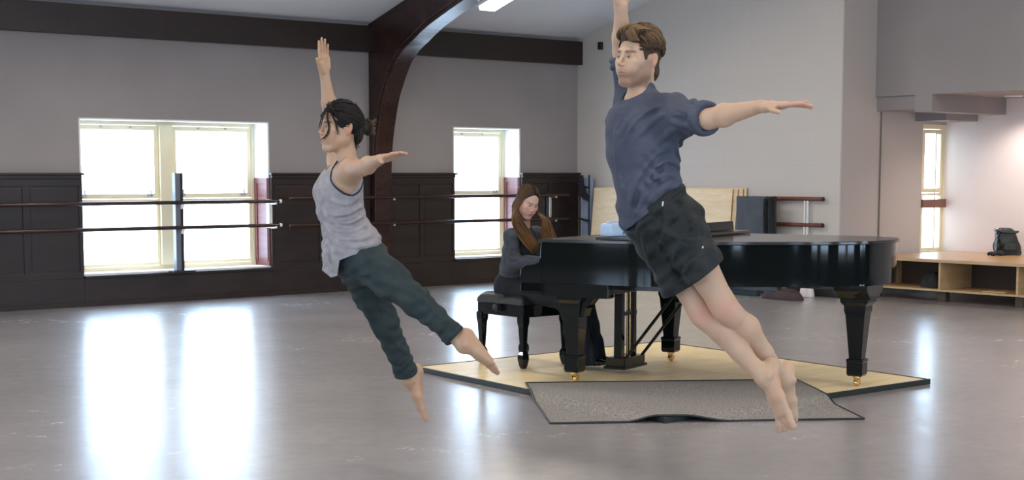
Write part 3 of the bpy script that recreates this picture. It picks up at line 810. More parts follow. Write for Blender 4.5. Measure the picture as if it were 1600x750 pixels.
# clothes on the floor along the wall
def cloth_pile(name, label, x, y, rx, ry, h, m, seed):
    rnd = random.Random(seed); bm = bmesh.new(); n, k = 36, 14; rows = []
    ph = [rnd.uniform(0, 6.28) for _ in range(6)]
    for j in range(k + 1):
        v = j / k; r = []
        for i in range(n):
            a = 2 * math.pi * i / n
            s = 1 + .12 * math.sin(3 * a + ph[0]) + .08 * math.sin(5 * a + ph[1])
            rr = math.cos(v * math.pi / 2) ** .6 * s
            z = h * math.sin(v * math.pi / 2) * (1 + .25 * math.sin(4 * a + ph[2] + v * 5) * (1 - v) + .15 * math.sin(7 * a + ph[3] - v * 6) * (1 - v)) + .003
            r.append(bm.verts.new((rx * rr * math.cos(a), ry * rr * math.sin(a), max(z, .003))))
        rows.append(r)
    for a, b in zip(rows, rows[1:]):
        for i in range(n): bm.faces.new((a[i], a[(i + 1) % n], b[(i + 1) % n], b[i]))
    bm.faces.new(rows[0][::-1])
    bmesh.ops.remove_doubles(bm, verts=bm.verts[:], dist=1e-5)
    o = obj(name, bm, m, smooth=True, sharp=80); o.location = (x, y, 0)
    tag(o, label, 'clothes')
M['teal_cloth'] = new_mat('dark_teal_cloth', (.012, .03, .035), .8)
M['pink_cloth'] = new_mat('dusty_pink_cloth', (.40, .22, .22), .85)
M['maroon_cloth'] = new_mat('brown_maroon_cloth', (.045, .022, .025), .7)
M['white_cloth'] = new_mat('white_cloth', (.75, .73, .72), .8)
cloth_pile('sweater', 'dark teal garment heaped on the floor under the piano rim', 13.30, 11.95, .15, .38, .15, M['teal_cloth'], 1)
cloth_pile('shirt', 'dusty pink garment lying between two dark ones by the wall', 13.36, 11.36, .14, .13, .16, M['pink_cloth'], 2)
cloth_pile('duffel_bag', 'low brown maroon bag on the floor by the piano tail leg', 13.15, 11.06, .13, .26, .12, M['maroon_cloth'], 3)
cloth_pile('towel', 'small white towel folded against the wall behind the maroon bag', 13.60, 11.10, .06, .10, .13, M['white_cloth'], 4)

# ------------------------------------------------------------------ storage bench in the alcove with bag
M['birch'] = noise_col(new_mat('birch_ply', (.55, .38, .2), .5), (.50, .33, .16), (.62, .44, .24), 2, stretch=(1, 1, 6), distort=1)
M['birch_top'] = noise_col(new_mat('orange_varnished_top', (.5, .28, .12), .3), (.46, .25, .10), (.56, .33, .15), 3, stretch=(5, 1, 1))
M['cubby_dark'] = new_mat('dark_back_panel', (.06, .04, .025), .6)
sb = thing('storage_bench', 'deep light wood storage bench with open cubbies in the alcove', 'bench', (14.20, 10.72, 0))
Lb, Db = 4.4, RB - 14.20 - .01
obj('top', box_bm(-.03, Db, -Lb, 0, .435, .47, bevel=.004), M['birch_top'], sb)
obj('edge_strip', box_bm(-.036, -.030, -Lb, 0, .437, .468), M['birch'], sb)
obj('bottom_shelf', box_bm(0, .62, -Lb, -.02, .115, .135, bevel=.002), M['birch'], sb)
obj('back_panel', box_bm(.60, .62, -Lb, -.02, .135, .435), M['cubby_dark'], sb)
yy = -.02
for k in range(6):
    yv = -.0 - k * .96 if k else -.02
    obj('divider', box_bm(0, .60, yv - .025, yv, .135, .435, bevel=.002), M['birch'], sb)
for k in range(5):
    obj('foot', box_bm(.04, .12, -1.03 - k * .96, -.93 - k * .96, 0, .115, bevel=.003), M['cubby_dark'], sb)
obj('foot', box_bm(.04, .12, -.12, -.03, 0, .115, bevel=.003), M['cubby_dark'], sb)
for i, (yv, w, lb) in enumerate(((-.72, .10, 'flat tan folder lying in the right hand cubby of the bench'),)):
    t = thing('paper_folder', lb, 'folder', (14.27, 10.72 - 1.65, .137)); obj('cover', box_bm(0, .22, -.10, .18, 0, .012, bevel=.002), M['birch'], t)
cloth_pile('shoe_bag', 'black bag pushed into the left cubby of the bench', 14.42, 9.98, .11, .14, .17, M['dark_cloth'], 9)
bpy.context.view_layer.update()
o = bpy.data.objects['shoe_bag']; o.location.z = .137

M['bag'] = noise_col(new_mat('black_nylon', (.012, .016, .016), .45), (.008, .011, .011), (.022, .028, .027), 12, bump=.3, bscale=30)
def backpack():
    c = P(1574, 399, 16.6); bx, by = 14.62, None
    # point on bench top (z=.47) along the ray through the bag's base
    r = FWD + RIGHT * ((1573 - CX) / F_PX) - UP * ((398.5 - CY) / F_PX)
    t_ = (.47 - CAM_H) / r.z; p = Vector((0, 0, CAM_H)) + r * t_
    t = thing('backpack', 'black backpack with looping straps standing on the storage bench', 'bag', (p.x, p.y, .471), TH - math.pi / 2)
    bm = bmesh.new(); n, k = 40, 24; rows = []
    for j in range(k + 1):
        v = j / k; z = v * .315; row = []
        hw = .145 * (1 - .42 * v ** 2.2) * (1 - (1 - min(v / .08, 1)) ** 2 * .15); hd = .10 * (1 - .3 * v ** 2)
        if v > .94: hw *= 1 - (v - .94) * 5; hd *= 1 - (v - .94) * 8
        cx = .02 - .055 * v
        for i in range(n):
            a = 2 * math.pi * i / n; ca, sa = math.cos(a), math.sin(a)
            e = .55; X = hw * math.copysign(abs(ca) ** e, ca); Y = hd * math.copysign(abs(sa) ** e, sa)
            w = .006 * math.sin(9 * v + 3 * a) + .004 * math.sin(17 * v - 5 * a)
            row.append(bm.verts.new((cx + X + w, Y + w, z)))
        rows.append(row)
    for a, b in zip(rows, rows[1:]):
        for i in range(n): bm.faces.new((a[i], a[(i + 1) % n], b[(i + 1) % n], b[i]))
    bm.faces.new(rows[0][::-1]); bm.faces.new(rows[-1])
    obj('body', bm, M['bag'], t, smooth=True, sharp=60)
    bm = bmesh.new(); prism(bm, [(-.14, .29), (.07, .275), (.105, .285), (.11, .265), (.06, .245), (-.10, .255)], 1, -.09, .09); obj('top_flap', bm, M['bag'], t, bevel=.012)
    for pts in ([(-.085, -.06, .29), (-.155, -.09, .20), (-.195, -.11, .12), (-.175, -.11, .04), (-.13, -.12, .012), (-.06, -.12, .012)],
                [(-.10, -.05, .25), (-.14, -.10, .18), (-.165, -.14, .10), (-.15, -.15, .03), (-.11, -.13, .02), (-.05, -.10, .05)]):
        bm = bmesh.new(); add_tube(bm, spline(pts, 8), .018, 8, flat=.3, flat_dir=(1, 0, 0)); obj('strap', bm, M['bag'], t, smooth=True)
    bm = bmesh.new(); add_tube(bm, [(-.155, 0, .285), (-.125, 0, .305), (-.10, 0, .29)], .016, 8); obj('buckle', bm, M['metal'], t, smooth=True)
    bm = bmesh.new(); prism(bm, [(-.085, .06), (.06, .05), (.07, .13), (-.075, .15)], 1, -.125, -.10); obj('pocket', bm, M['bag'], t, bevel=.012)
    q = p + Vector((math.cos(TH), math.sin(TH), 0)) * -.22 + RIGHT * -.225
    bm = bmesh.new(); add_tube(bm, spline([(-.06, 0, .022), (-.03, .01, .03), (0, 0, .022), (.04, .01, .035), (.08, 0, .03), (.10, 0, .02)], 5), [.02] * 6 + [.026] * 6 + [.022] * 6 + [.028] * 8, 12)
    o = obj('glove', bm, M['dark_cloth'], smooth=True); o.location = (q.x, q.y, .471); o.rotation_euler = (0, 0, TH - math.pi / 2)
    tag(o, 'small crumpled black garment on the bench left of the backpack', 'clothes')
backpack()

# ------------------------------------------------------------------ people: implicit surfaces meshed with surface nets
def sm(a, b, k):
    h = np.maximum(k - np.abs(a - b), 0) / max(k, 1e-6)
    return np.minimum(a, b) - h * h * k * .25

class Field:
    def __init__(s, lo, hi, h):
        s.lo = np.array(lo, float); s.h = h; s.n = np.ceil((np.array(hi, float) - s.lo) / h).astype(int) + 1
        s.d = np.full(s.n, .5, np.float32)
    def box(s, lo, hi, m):
        a = np.maximum(((np.array(lo) - m - s.lo) / s.h).astype(int), 0); b = np.minimum(((np.array(hi) + m - s.lo) / s.h).astype(int) + 2, s.n)
        if (b <= a).any(): return None, None
        sl = tuple(slice(i, j) for i, j in zip(a, b))
        ax = [(s.lo[i] + np.arange(a[i], b[i]) * s.h).astype(np.float32) for i in range(3)]
        return sl, (ax[0][:, None, None], ax[1][None, :, None], ax[2][None, None, :])
    def put(s, fn, lo, hi, k, op='add'):
        sl, g = s.box(lo, hi, k + .012)
        if sl is None: return
        v = fn(*g).astype(np.float32)
        if op == 'add': s.d[sl] = sm(s.d[sl], v, k)
        else: s.d[sl] = -sm(-s.d[sl], v, k)
    def rc(s, a, b, ra, rb, k=.015, op='add'):
        a = np.array(a, float); b = np.array(b, float); ab = b - a; L = max(ab @ ab, 1e-9)
        def fn(x, y, z):
            t = np.clip(((x - a[0]) * ab[0] + (y - a[1]) * ab[1] + (z - a[2]) * ab[2]) / L, 0, 1)
            return np.sqrt((x - a[0] - t * ab[0]) ** 2 + (y - a[1] - t * ab[1]) ** 2 + (z - a[2] - t * ab[2]) ** 2) - (ra + t * (rb - ra))
        r = max(ra, rb); s.put(fn, np.minimum(a, b) - r, np.maximum(a, b) + r, k, op)
    def chain(s, pts, rs, k=.015):
        for i in range(len(pts) - 1): s.rc(pts[i], pts[i + 1], rs[i], rs[i + 1], k)
    def ec(s, a, b, sa, sb, side, k=.02, op='add'):
        """elliptical cone; sa/sb = (half width along side, half depth)"""
        a = np.array(a, float); b = np.array(b, float); ab = b - a; L2 = max(ab @ ab, 1e-9); u = ab / math.sqrt(L2)
        sd = np.array(side, float); sd = sd - u * (sd @ u); sd /= np.linalg.norm(sd); n = np.cross(u, sd); rw = min(*sa, *sb)
        def fn(x, y, z):
            X, Y, Z = x - a[0], y - a[1], z - a[2]
            w = X * u[0] + Y * u[1] + Z * u[2]; t = np.clip(w / math.sqrt(L2), 0, 1)
            p = X * sd[0] + Y * sd[1] + Z * sd[2]; q = X * n[0] + Y * n[1] + Z * n[2]
            w = w - t * math.sqrt(L2); rx = sa[0] + t * (sb[0] - sa[0]); ry = sa[1] + t * (sb[1] - sa[1]); m = np.minimum(rx, ry)
            return (np.sqrt((p / rx) ** 2 + (q / ry) ** 2 + (w / m) ** 2) - 1) * m
        r = max(*sa, *sb); s.put(fn, np.minimum(a, b) - r, np.maximum(a, b) + r, k, op)
    def el(s, c, r, R=None, k=.015, op='add'):
        """ellipsoid, R rows are its axes"""
        c = np.array(c, float); R = np.eye(3) if R is None else np.array(R, float); m = min(r)
        def fn(x, y, z):
            X, Y, Z = x - c[0], y - c[1], z - c[2]
            q = 0; q2 = 0
            for i in range(3):
                v = X * R[i][0] + Y * R[i][1] + Z * R[i][2]; q = q + (v / r[i]) ** 2; q2 = q2 + (v / r[i] ** 2) ** 2
            k0 = np.sqrt(q); k1 = np.sqrt(q2) + 1e-6
            return k0 * (k0 - 1) / k1
        e = np.sqrt(sum((np.abs(R[i]) * r[i]) ** 2 for i in range(3))); s.put(fn, c - e, c + e, k, op)
    def begin(s): s.keep = s.d; s.d = np.full(s.n, .5, np.float32)
    def end(s, k=.004): s.d = sm(s.keep, s.d, k).astype(np.float32); s.keep = None
    def grid(s): return [(s.lo[i] + np.arange(s.n[i]) * s.h).astype(np.float32).reshape([-1 if j == i else 1 for j in range(3)]) for i in range(3)]
    def fold(s, fn, band=.05):
        i = np.nonzero(np.abs(s.d) < band); p = [s.lo[j] + i[j] * s.h for j in range(3)]
        s.d[i] += fn(*p).astype(np.float32)
    def shell(s, t): s.d = np.maximum(s.d, -(s.d + t))
    def cut(s, pt, nrm):
        """remove the side of the plane the normal points to"""
        x, y, z = s.grid(); nrm = np.array(nrm, float); nrm /= np.linalg.norm(nrm); pt = np.array(pt, float)
        s.d = np.maximum(s.d, ((x - pt[0]) * nrm[0] + (y - pt[1]) * nrm[1] + (z - pt[2]) * nrm[2]).astype(np.float32))
    def hit(s, px, py, y0, y1):
        """first surface point on the line of sight of a pixel, between two distances"""
        for Y in np.arange(y0, y1, s.h):
            p = K(px, py, Y); i = np.round((p - s.lo) / s.h).astype(int)
            if (i >= 0).all() and (i < s.n).all() and s.d[tuple(i)] < 0: return p
        return None
    def crease(s, pix, y0, y1, r=.010, out=.35, groove=False, k=.012):
        """fabric fold: a raised (or sunken) soft line along surface points"""
        q = spline([(a, b, 0) for a, b in pix], 6); pts = [s.hit(v.x, v.y, y0, y1) for v in q]; pts = [p for p in pts if p is not None]
        sh = r * (1 - out)
        pts = [p + np.array([0, (sh if not groove else -sh), 0]) for p in pts]
        n = len(pts)
        for i in range(n - 1):
            a, b = (min(1, .35 + 1.3 * math.sin(math.pi * (j + .5) / n)) for j in (i, i + 1))
            if np.linalg.norm(pts[i] - pts[i + 1]) < .06: s.rc(pts[i], pts[i + 1], r * a, r * b, k, 'sub' if groove else 'add')
    def mesh(s):
        d = s.d; sg = d < 0
        cnt = np.zeros(s.n - 1, np.uint8); N = s.n
        for i in (0, 1):
            for j in (0, 1):
                for k in (0, 1): cnt += sg[i:N[0] - 1 + i, j:N[1] - 1 + j, k:N[2] - 1 + k]
        idx = np.argwhere((cnt > 0) & (cnt < 8)); del cnt
        C8 = [(i, j, k) for i in (0, 1) for j in (0, 1) for k in (0, 1)]; dv = {c: d[tuple((idx + c).T)] for c in C8}
        acc = np.zeros(idx.shape, float); n = np.zeros(len(idx))
        for a in C8:
            for ax in range(3):
                if a[ax]: continue
                b = tuple(v + (1 if q == ax else 0) for q, v in enumerate(a)); da, db = dv[a], dv[b]
                m = (da < 0) != (db < 0); t = np.where(m, da / np.where(m, da - db, 1), 0)
                for q in range(3): acc[:, q] += np.where(m, a[q] + (t if q == ax else 0), 0)
                n += m
        V = (idx + acc / n[:, None]) * s.h + s.lo
        M3 = s.n - 1; lin = (idx[:, 0] * M3[1] + idx[:, 1]) * M3[2] + idx[:, 2]; Q = []
        for ax in range(3):
            b, c = (ax + 1) % 3, (ax + 2) % 3; e = [0, 0, 0]; e[ax] = 1
            s0 = dv[(0, 0, 0)] < 0; s1 = dv[tuple(e)] < 0; m = (s0 != s1) & (idx[:, b] > 0) & (idx[:, c] > 0); p = idx[m]; flip = s0[m]
            def look(o):
                q = p + o; l = (q[:, 0] * M3[1] + q[:, 1]) * M3[2] + q[:, 2]; return np.searchsorted(lin, l)
            eb = np.zeros(3, int); eb[b] = -1; ec_ = np.zeros(3, int); ec_[c] = -1
            q = np.stack([look(0 * eb), look(eb), look(eb + ec_), look(ec_)], 1); q[~flip] = q[~flip][:, ::-1]; Q.append(q)
        return V, np.concatenate(Q)

def smooth_verts(V, Q, it):
    for _ in range(it):
        acc = np.zeros_like(V); n = np.zeros(len(V))
        for a, b in ((0, 1), (1, 2), (2, 3), (3, 0)):
            for q in range(3):
                acc[:, q] += np.bincount(Q[:, a], V[Q[:, b], q], len(V)) + np.bincount(Q[:, b], V[Q[:, a], q], len(V))
            n += np.bincount(Q[:, a], minlength=len(V)) + np.bincount(Q[:, b], minlength=len(V))
        V = V * .5 + acc / n[:, None] * .5
    return V

def field_obj(name, F, m, parent, base, colors=None, smooth=1):
    V, Q = F.mesh(); V = smooth_verts(V, Q, smooth)
    me = bpy.data.meshes.new(name)
    me.vertices.add(len(V)); me.vertices.foreach_set('co', (V - np.array(base)).astype(np.float32).ravel())
    me.loops.add(len(Q) * 4); me.loops.foreach_set('vertex_index', Q.astype(np.int32).ravel())
    me.polygons.add(len(Q)); me.polygons.foreach_set('loop_start', np.arange(0, len(Q) * 4, 4, dtype=np.int32))
    me.polygons.foreach_set('use_smooth', np.ones(len(Q), bool))
    me.update(calc_edges=True); me.validate()
    if colors is not None:
        at_ = me.color_attributes.new('tone', 'FLOAT_COLOR', 'POINT'); at_.data.foreach_set('color', colors(V).astype(np.float32).ravel())
    me.materials.append(m)
    o = bpy.data.objects.new(name, me); col.objects.link(o); o.parent = parent
    return o

def keep_largest(o):
    bm = bmesh.new(); bm.from_mesh(o.data); seen = set(); best = []
    for v in bm.verts:
        if v in seen: continue
        st = [v]; seen.add(v); comp = []
        while st:
            a = st.pop(); comp.append(a)
            for e in a.link_edges:
                b = e.other_vert(a)
                if b not in seen: seen.add(b); st.append(b)
        if len(comp) > len(best): best = comp
    keep = set(best); bmesh.ops.delete(bm, geom=[v for v in bm.verts if v not in keep], context='VERTS'); bm.to_mesh(o.data); bm.free()
def K(px, py, Y):
    p = P(px, py, Y); return np.array([p.x * RIGHT.x + p.y * RIGHT.y, Y, p.z])
def nrm(v): v = np.array(v, float); return v / np.linalg.norm(v)
def person(label, base):
    t = thing('person', label, 'person')
    r = RIGHT * float(base[0]) + Vector((math.cos(TH), math.sin(TH), 0)) * float(base[1])
    t.location = (r.x, r.y, base[2]); t.rotation_euler = (0, 0, TH - math.pi / 2)
    return t

def skin_mat(name):
    m = new_mat(name, (.6, .4, .3), .48, spec=.4)
    nt = m.node_tree; b = nt.nodes['Principled BSDF']; a = nt.nodes.new('ShaderNodeVertexColor'); a.layer_name = 'tone'
    n = nt.nodes.new('ShaderNodeTexNoise'); n.inputs['Scale'].default_value = 14; n.inputs['Detail'].default_value = 4
    tc = nt.nodes.new('ShaderNodeTexCoord'); nt.links.new(tc.outputs['Object'], n.inputs['Vector'])
    mx = nt.nodes.new('ShaderNodeMix'); mx.data_type = 'RGBA'; mx.blend_type = 'MULTIPLY'; mx.inputs[0].default_value = 1
    rp = nt.nodes.new('ShaderNodeValToRGB'); rp.color_ramp.elements[0].position = .3; rp.color_ramp.elements[1].position = .7
    rp.color_ramp.elements[0].color = (1.0, .90, .87, 1); rp.color_ramp.elements[1].color = (1, 1, 1, 1)
    nt.links.new(n.outputs['Fac'], rp.inputs[0]); nt.links.new(a.outputs['Color'], mx.inputs[6]); nt.links.new(rp.outputs[0], mx.inputs[7]); nt.links.new(mx.outputs[2], b.inputs['Base Color'])
    b.inputs['Subsurface Weight'].default_value = .12; b.inputs['Subsurface Radius'].default_value = (.02, .008, .004); b.inputs['Subsurface Scale'].default_value = .5
    return m
def cloth_mat(name, c1, c2, scale=26, bump=.25, rough=.85):
    m = new_mat(name, c1, rough, spec=.25)
    return noise_col(m, c1, c2, scale, detail=5, bump=bump, bscale=scale * 7)
def tone_mat(name, rough=.4, spec=.5):
    m = new_mat(name, (.5, .5, .5), rough, spec=spec); nt = m.node_tree
    a = nt.nodes.new('ShaderNodeVertexColor'); a.layer_name = 'tone'; nt.links.new(a.outputs['Color'], nt.nodes['Principled BSDF'].inputs['Base Color'])
    return m
M['skin'] = skin_mat('skin'); M['hair'] = tone_mat('hair', .55, .22); M['eye'] = tone_mat('eye', .15, .5)

class Head:
    def __init__(s, c, f, up, sc):
        s.c = np.array(c, float); f = nrm(f); up = np.array(up, float); up = nrm(up - f * (up @ f)); s.s = sc
        s.R = np.array([np.cross(up, f), f, up])       # rows: person's left, forward, up
    def w(s, p): return s.c + (np.array(p, float) * s.s) @ s.R
    def loc(s, V): return ((V - s.c) @ s.R.T) / s.s
    def el(s, F, c, r, k=.012, op='add', tilt=None):
        R = s.R if tilt is None else np.array(tilt) @ s.R
        F.el(s.w(c), [v * s.s for v in r], R, k * s.s, op)
    def rc(s, F, a, b, ra, rb, k=.01, op='add'): F.rc(s.w(a), s.w(b), ra * s.s, rb * s.s, k * s.s, op)

def build_head(F, H, female=False, smile=False):
    H.el(F, (0, -.018, .032), (.074, .092, .086), k=.02)                  # cranium
    H.el(F, (0, .028, .030), (.062, .055, .062), k=.02)                   # forehead
    jw = .046 if female else .049
    H.el(F, (0, .030, -.035), (.056, .056, .072), k=.02)                  # face
    for sx in (-1, 1):
        H.rc(F, (sx * jw, .0, -.055), (sx * .018, .062, -.100), .018, .016, .034)   # jaw
        H.rc(F, (sx * (jw + .008), -.004, -.01), (sx * jw, .0, -.055), .016, .018, .034)
        H.el(F, (sx * .041, .058, -.014), (.022, .022, .018), k=.028)     # cheekbone
        H.el(F, (sx * .026, .064, -.045), (.024, .018, .024), k=.028)
    H.el(F, (0, .068, -.098), (.020, .019, .016), k=.014)                 # chin
    H.rc(F, (-.032, .079, .026), (.032, .079, .026), .010 if not female else .008, .010 if not female else .008, .012)
    for sx in (-1, 1):
        H.el(F, (sx * .031, .092, .004), (.018, .014, .0125), k=.010, op='sub')
        H.el(F, (sx * .031, .069, .003), (.0145, .0145, .0135), k=.004)
        H.rc(F, (sx * .046, .070, .008), (sx * .016, .080, .009), .004, .004, .005)     # upper lid
    # nose
    ny = .100 if female else .106
    H.rc(F, (0, .083, .018), (0, ny, -.020), .0062, .0075, .010)
    H.el(F, (0, ny + .0022, -.0255), (.0078, .0080, .0070), k=.006)
    for sx in (-1, 1): H.el(F, (sx * .0105, .0965, -.0300), (.0060, .0095, .0062), k=.006)
    H.rc(F, (0, .094, -.034), (0, .092, -.050), .006, .007, .008)
    # lips
    H.el(F, (0, .078, -.062), (.028, .016, .020), k=.014)
    H.el(F, (0, .0895, -.0582), (.021, .0060, .0038), k=.004); H.el(F, (0, .0885, -.0672), (.018, .0062, .0044), k=.004)
    H.rc(F, (-.022, .0940, -.0626), (.022, .0940, -.0626), .0020, .0020, .003, 'sub')
    H.el(F, (0, .098, -.081), (.02, .008, .005), k=.008, op='sub')
    if smile: H.el(F, (0, .094, -.0625), (.021, .014, .0052), k=.003, op='sub')
    # ears
    T = np.array([[1, .25, 0], [-.25, 1, .25], [0, -.25, 1]]); T = T / np.linalg.norm(T, axis=1)[:, None]
    for sx in (-1, 1):
        H.el(F, (sx * .079, -.014, -.002), (.0085, .018, .031), k=.006, tilt=T if sx > 0 else None)
        H.el(F, (sx * .089, -.009, .002), (.0075, .011, .020), k=.004, op='sub')
        H.rc(F, (sx * .074, -.006, -.028), (sx * .074, -.004, -.033), .007, .006, .004)

def skin_colors(base, H, lips, brow=None, beard=None, extra=None, bs=.9):
    base = np.array(base)
    def fn(V):
        c = np.tile(np.append(base, 1.0), (len(V), 1)); L = H.loc(V)
        x, y, z = L.T
        def mix(m, cc): c[:, :3] = c[:, :3] * (1 - m[:, None]) + np.array(cc) * m[:, None]
        near = (np.abs(L) < .13).all(1)
        blush = near * np.exp(-(((np.abs(x) - .042) / .018) ** 2 + ((z + .02) / .018) ** 2)) * (y > .03)
        mix(blush * .28, base * [1.05, .72, .70]); nose = near * np.exp(-((x / .016) ** 2 + ((z + .026) / .014) ** 2)) * (y > .08); mix(nose * .3, base * [1.05, .75, .72])
        ear = near * 1.6 * np.clip((np.abs(x) - .071) / .005, 0, 1) * np.exp(-(((y + .012) / .02) ** 2 + ((z + .003) / .03) ** 2)); mix(ear * .4, base * [1.05, .65, .6])
        if beard is not None:
            sw = np.clip((np.abs(x) - .036) / .026, 0, 1); sw = sw * sw * (3 - 2 * sw); fr = np.clip((.066 - y) / .05, 0, 1)
            m = near / (1 + np.exp((z + .057 - .058 * sw * fr) / .006)) * np.clip((z + .122) / .014, 0, 1) * np.clip((y + .012) / .012, 0, 1)
            mus = near * (y > .07) * np.exp(-((np.abs(z + .049) / .0045) ** 2)) * (np.abs(x) < .025) + near * (y > .06) * np.exp(-((np.abs(x) - .027) / .006) ** 2) * (z < -.05)
            m = np.clip(np.maximum(m, mus * .7), 0, 1)
            n = .5 + .5 * np.sin(x * 900) * np.sin(z * 800 + y * 500); mix(m * (.62 + .14 * n), beard)
        lip = near * (y > .082) * ((np.abs(x) < .024) * (np.abs(z + .063) < .0105 - .010 * (np.abs(x) / .026) ** 2)); mix(lip * .5, lips)
        cr = near * (y > .082) * (np.abs(x) < .025) * np.exp(-((z + .0626) / .0018) ** 2); mix(cr * .75, base * [.38, .2, .2])
        if brow is not None:
            zb = .0235 + .004 * np.cos((np.abs(x) - .033) * 60); m = near * (y > .05) * np.clip((np.abs(x) - .010) / .006, 0, 1) * np.clip((.056 - np.abs(x)) / .010, 0, 1) * np.exp(-((z - zb + .001) / .0046) ** 2); mix(m * bs, brow)
        lid = near * (y > .06) * np.exp(-(((np.abs(x) - .031) / .017) ** 2 + ((z - .008) / .008) ** 2)); mix(lid * .6, base * [.75, .55, .5])
        if extra: extra(V, c, mix)
        return c
    return fn

def eye_mesh(H, sx, gaze, iris, parent, base, squint=1.0):
    """almond patch lying just outside the lid"""
    bm = bmesh.new(); lay = bm.verts.layers.float_color.new('tone'); rows = []; n = 18
    c0 = np.array([sx * .031, .069, .0035]); r = .0157
    for i in range(n + 1):
        u = -1 + 2 * i / n; row = []
        hi = .42 * squint * (1 - u * u) ** .8; lo = -.34 * squint * (1 - u * u) ** .8
        for j in range(n + 1):
            v = lo + (hi - lo) * j / n; a = u * .80; p = c0 + r * np.array([math.sin(a) * math.cos(v), math.cos(a) * math.cos(v), math.sin(v)])
            w = H.w(p) - base; vt = bm.verts.new(w)
            d = math.hypot(a - gaze[0], (v - gaze[1]))
            edge = min(j, n - j) / n
            cc = (.46, .42, .39) if d > .46 else (iris if d > .18 else (.005, .005, .005))
            if j >= n - 4 or j == 0: cc = (.03, .02, .018)
            vt[lay] = (*cc, 1); row.append(vt)
        rows.append(row)
    for a, b in zip(rows, rows[1:]):
        for j in range(n):
            try: bm.faces.new((a[j], b[j], b[j + 1], a[j + 1]))
            except ValueError: pass
    return obj('eye', bm, M['eye'], parent, smooth=True, sharp=180)

def hand(F, w, d, t, n, s=1.0, bend=(.15, .2, .15), spread=.10, thumb=(.6, .75, .25), k=.006, curl=None):
    """w wrist, d towards the fingers, t towards the thumb, n out of the palm"""
    d = nrm(d); t = nrm(np.array(t) - d * (np.array(t) @ d)); n = np.array(n, float); n = nrm(np.cross(d, t) * np.sign(np.cross(d, t) @ n))
    at_ = lambda a, b, c=0: w + (d * a + t * b + n * c) * s
    F.ec(at_(-.01, 0), at_(.035, .002), (.026 * s, .019 * s), (.034 * s, .017 * s), t, .012)
    F.ec(at_(.035, .002), at_(.088, .001), (.036 * s, .0155 * s), (.040 * s, .0125 * s), t, .010)
    F.rc(at_(.018, .018, .006), at_(.055, .034, .008), .0165 * s, .012 * s, .012)
    F.rc(at_(.03, -.024, .006), at_(.07, -.030, .004), .013 * s, .011 * s, .012)
    L = ((.044, .026, .021), (.048, .030, .022), (.045, .028, .021), (.036, .021, .018)); off = ((.088, .031), (.093, .0105), (.089, -.0105), (.080, -.030)); R_ = (.0090, .0093, .0088, .0078)
    for i in range(4):
        p = at_(*off[i]); sp = spread * (1.5 - i) * .8; dd = nrm(d + t * math.tan(sp)); ang = 0; r = R_[i] * s
        for j in range(3):
            b = (curl[i][j] if curl else bend[j]); ang += b
            q = p + (dd * math.cos(ang) + n * math.sin(ang)) * L[i][j] * s
            F.rc(p, q, r, r * .9, k if j == 0 else .003); p = q; r *= .9
    a, b, c = thumb; td = nrm(d * a + t * b + n * c); p = at_(.040, .034, .006); q = p + td * .034 * s; td2 = nrm(td + d * .35); e = q + td2 * .028 * s
    F.rc(at_(.02, .022, .006), p, .015 * s, .012 * s, .01); F.rc(p, q, .0115 * s, .0098 * s, .006); F.rc(q, e, .0098 * s, .0080 * s, .004)

def foot(F, ankle, d, up, side, s=1.0, k=.015, big=1):
    """ankle joint, d heel-to-toe direction, up = dorsum side, side = direction of the big toe; toes pointed"""
    d = nrm(d); up = nrm(np.array(up) - d * (np.array(up) @ d)); sd = np.cross(d, up); sd = nrm(sd * np.sign(sd @ np.array(side)))
    at_ = lambda a, b, c: ankle + (d * a + sd * b + up * c) * s
    F.el(at_(-.035, 0, -.042), (.036 * s, .030 * s, .030 * s), np.array([d, sd, up]), .02)           # heel
    F.rc(ankle, at_(-.035, 0, -.035), .032 * s, .028 * s, .02)
    F.ec(at_(.0, .0, -.020), at_(.075, .002, -.034), (.030 * s, .034 * s), (.038 * s, .024 * s), sd, .02)
    F.ec(at_(.075, .002, -.034), at_(.135, .004, -.046), (.039 * s, .022 * s), (.043 * s, .0155 * s), sd, .014)
    F.rc(at_(-.03, -.008, -.058), at_(.125, -.022, -.056), .018 * s, .013 * s, .016)
    for a in (1, -1): F.el(at_(.0, a * .030, .0), (.013 * s,) * 3, None, .014)                         # malleoli
    offs = (.032, .013, -.003, -.018, -.032); ln = (.052, .046, .040, .034, .028); rr = (.0125, .0088, .0084, .0080, .0076); st = (.140, .144, .140, .134, .124)
    for o_, l, r, a in zip(offs, ln, rr, st):
        p = at_(a, o_, -.050); q = p + (d * .96 - up * .10) * l * .6 * s; e = q + (d * .9 - up * .35) * l * .4 * s
        F.rc(p, q, r * s * 1.05, r * s, .006); F.rc(q, e, r * s, r * s * .95, .003)

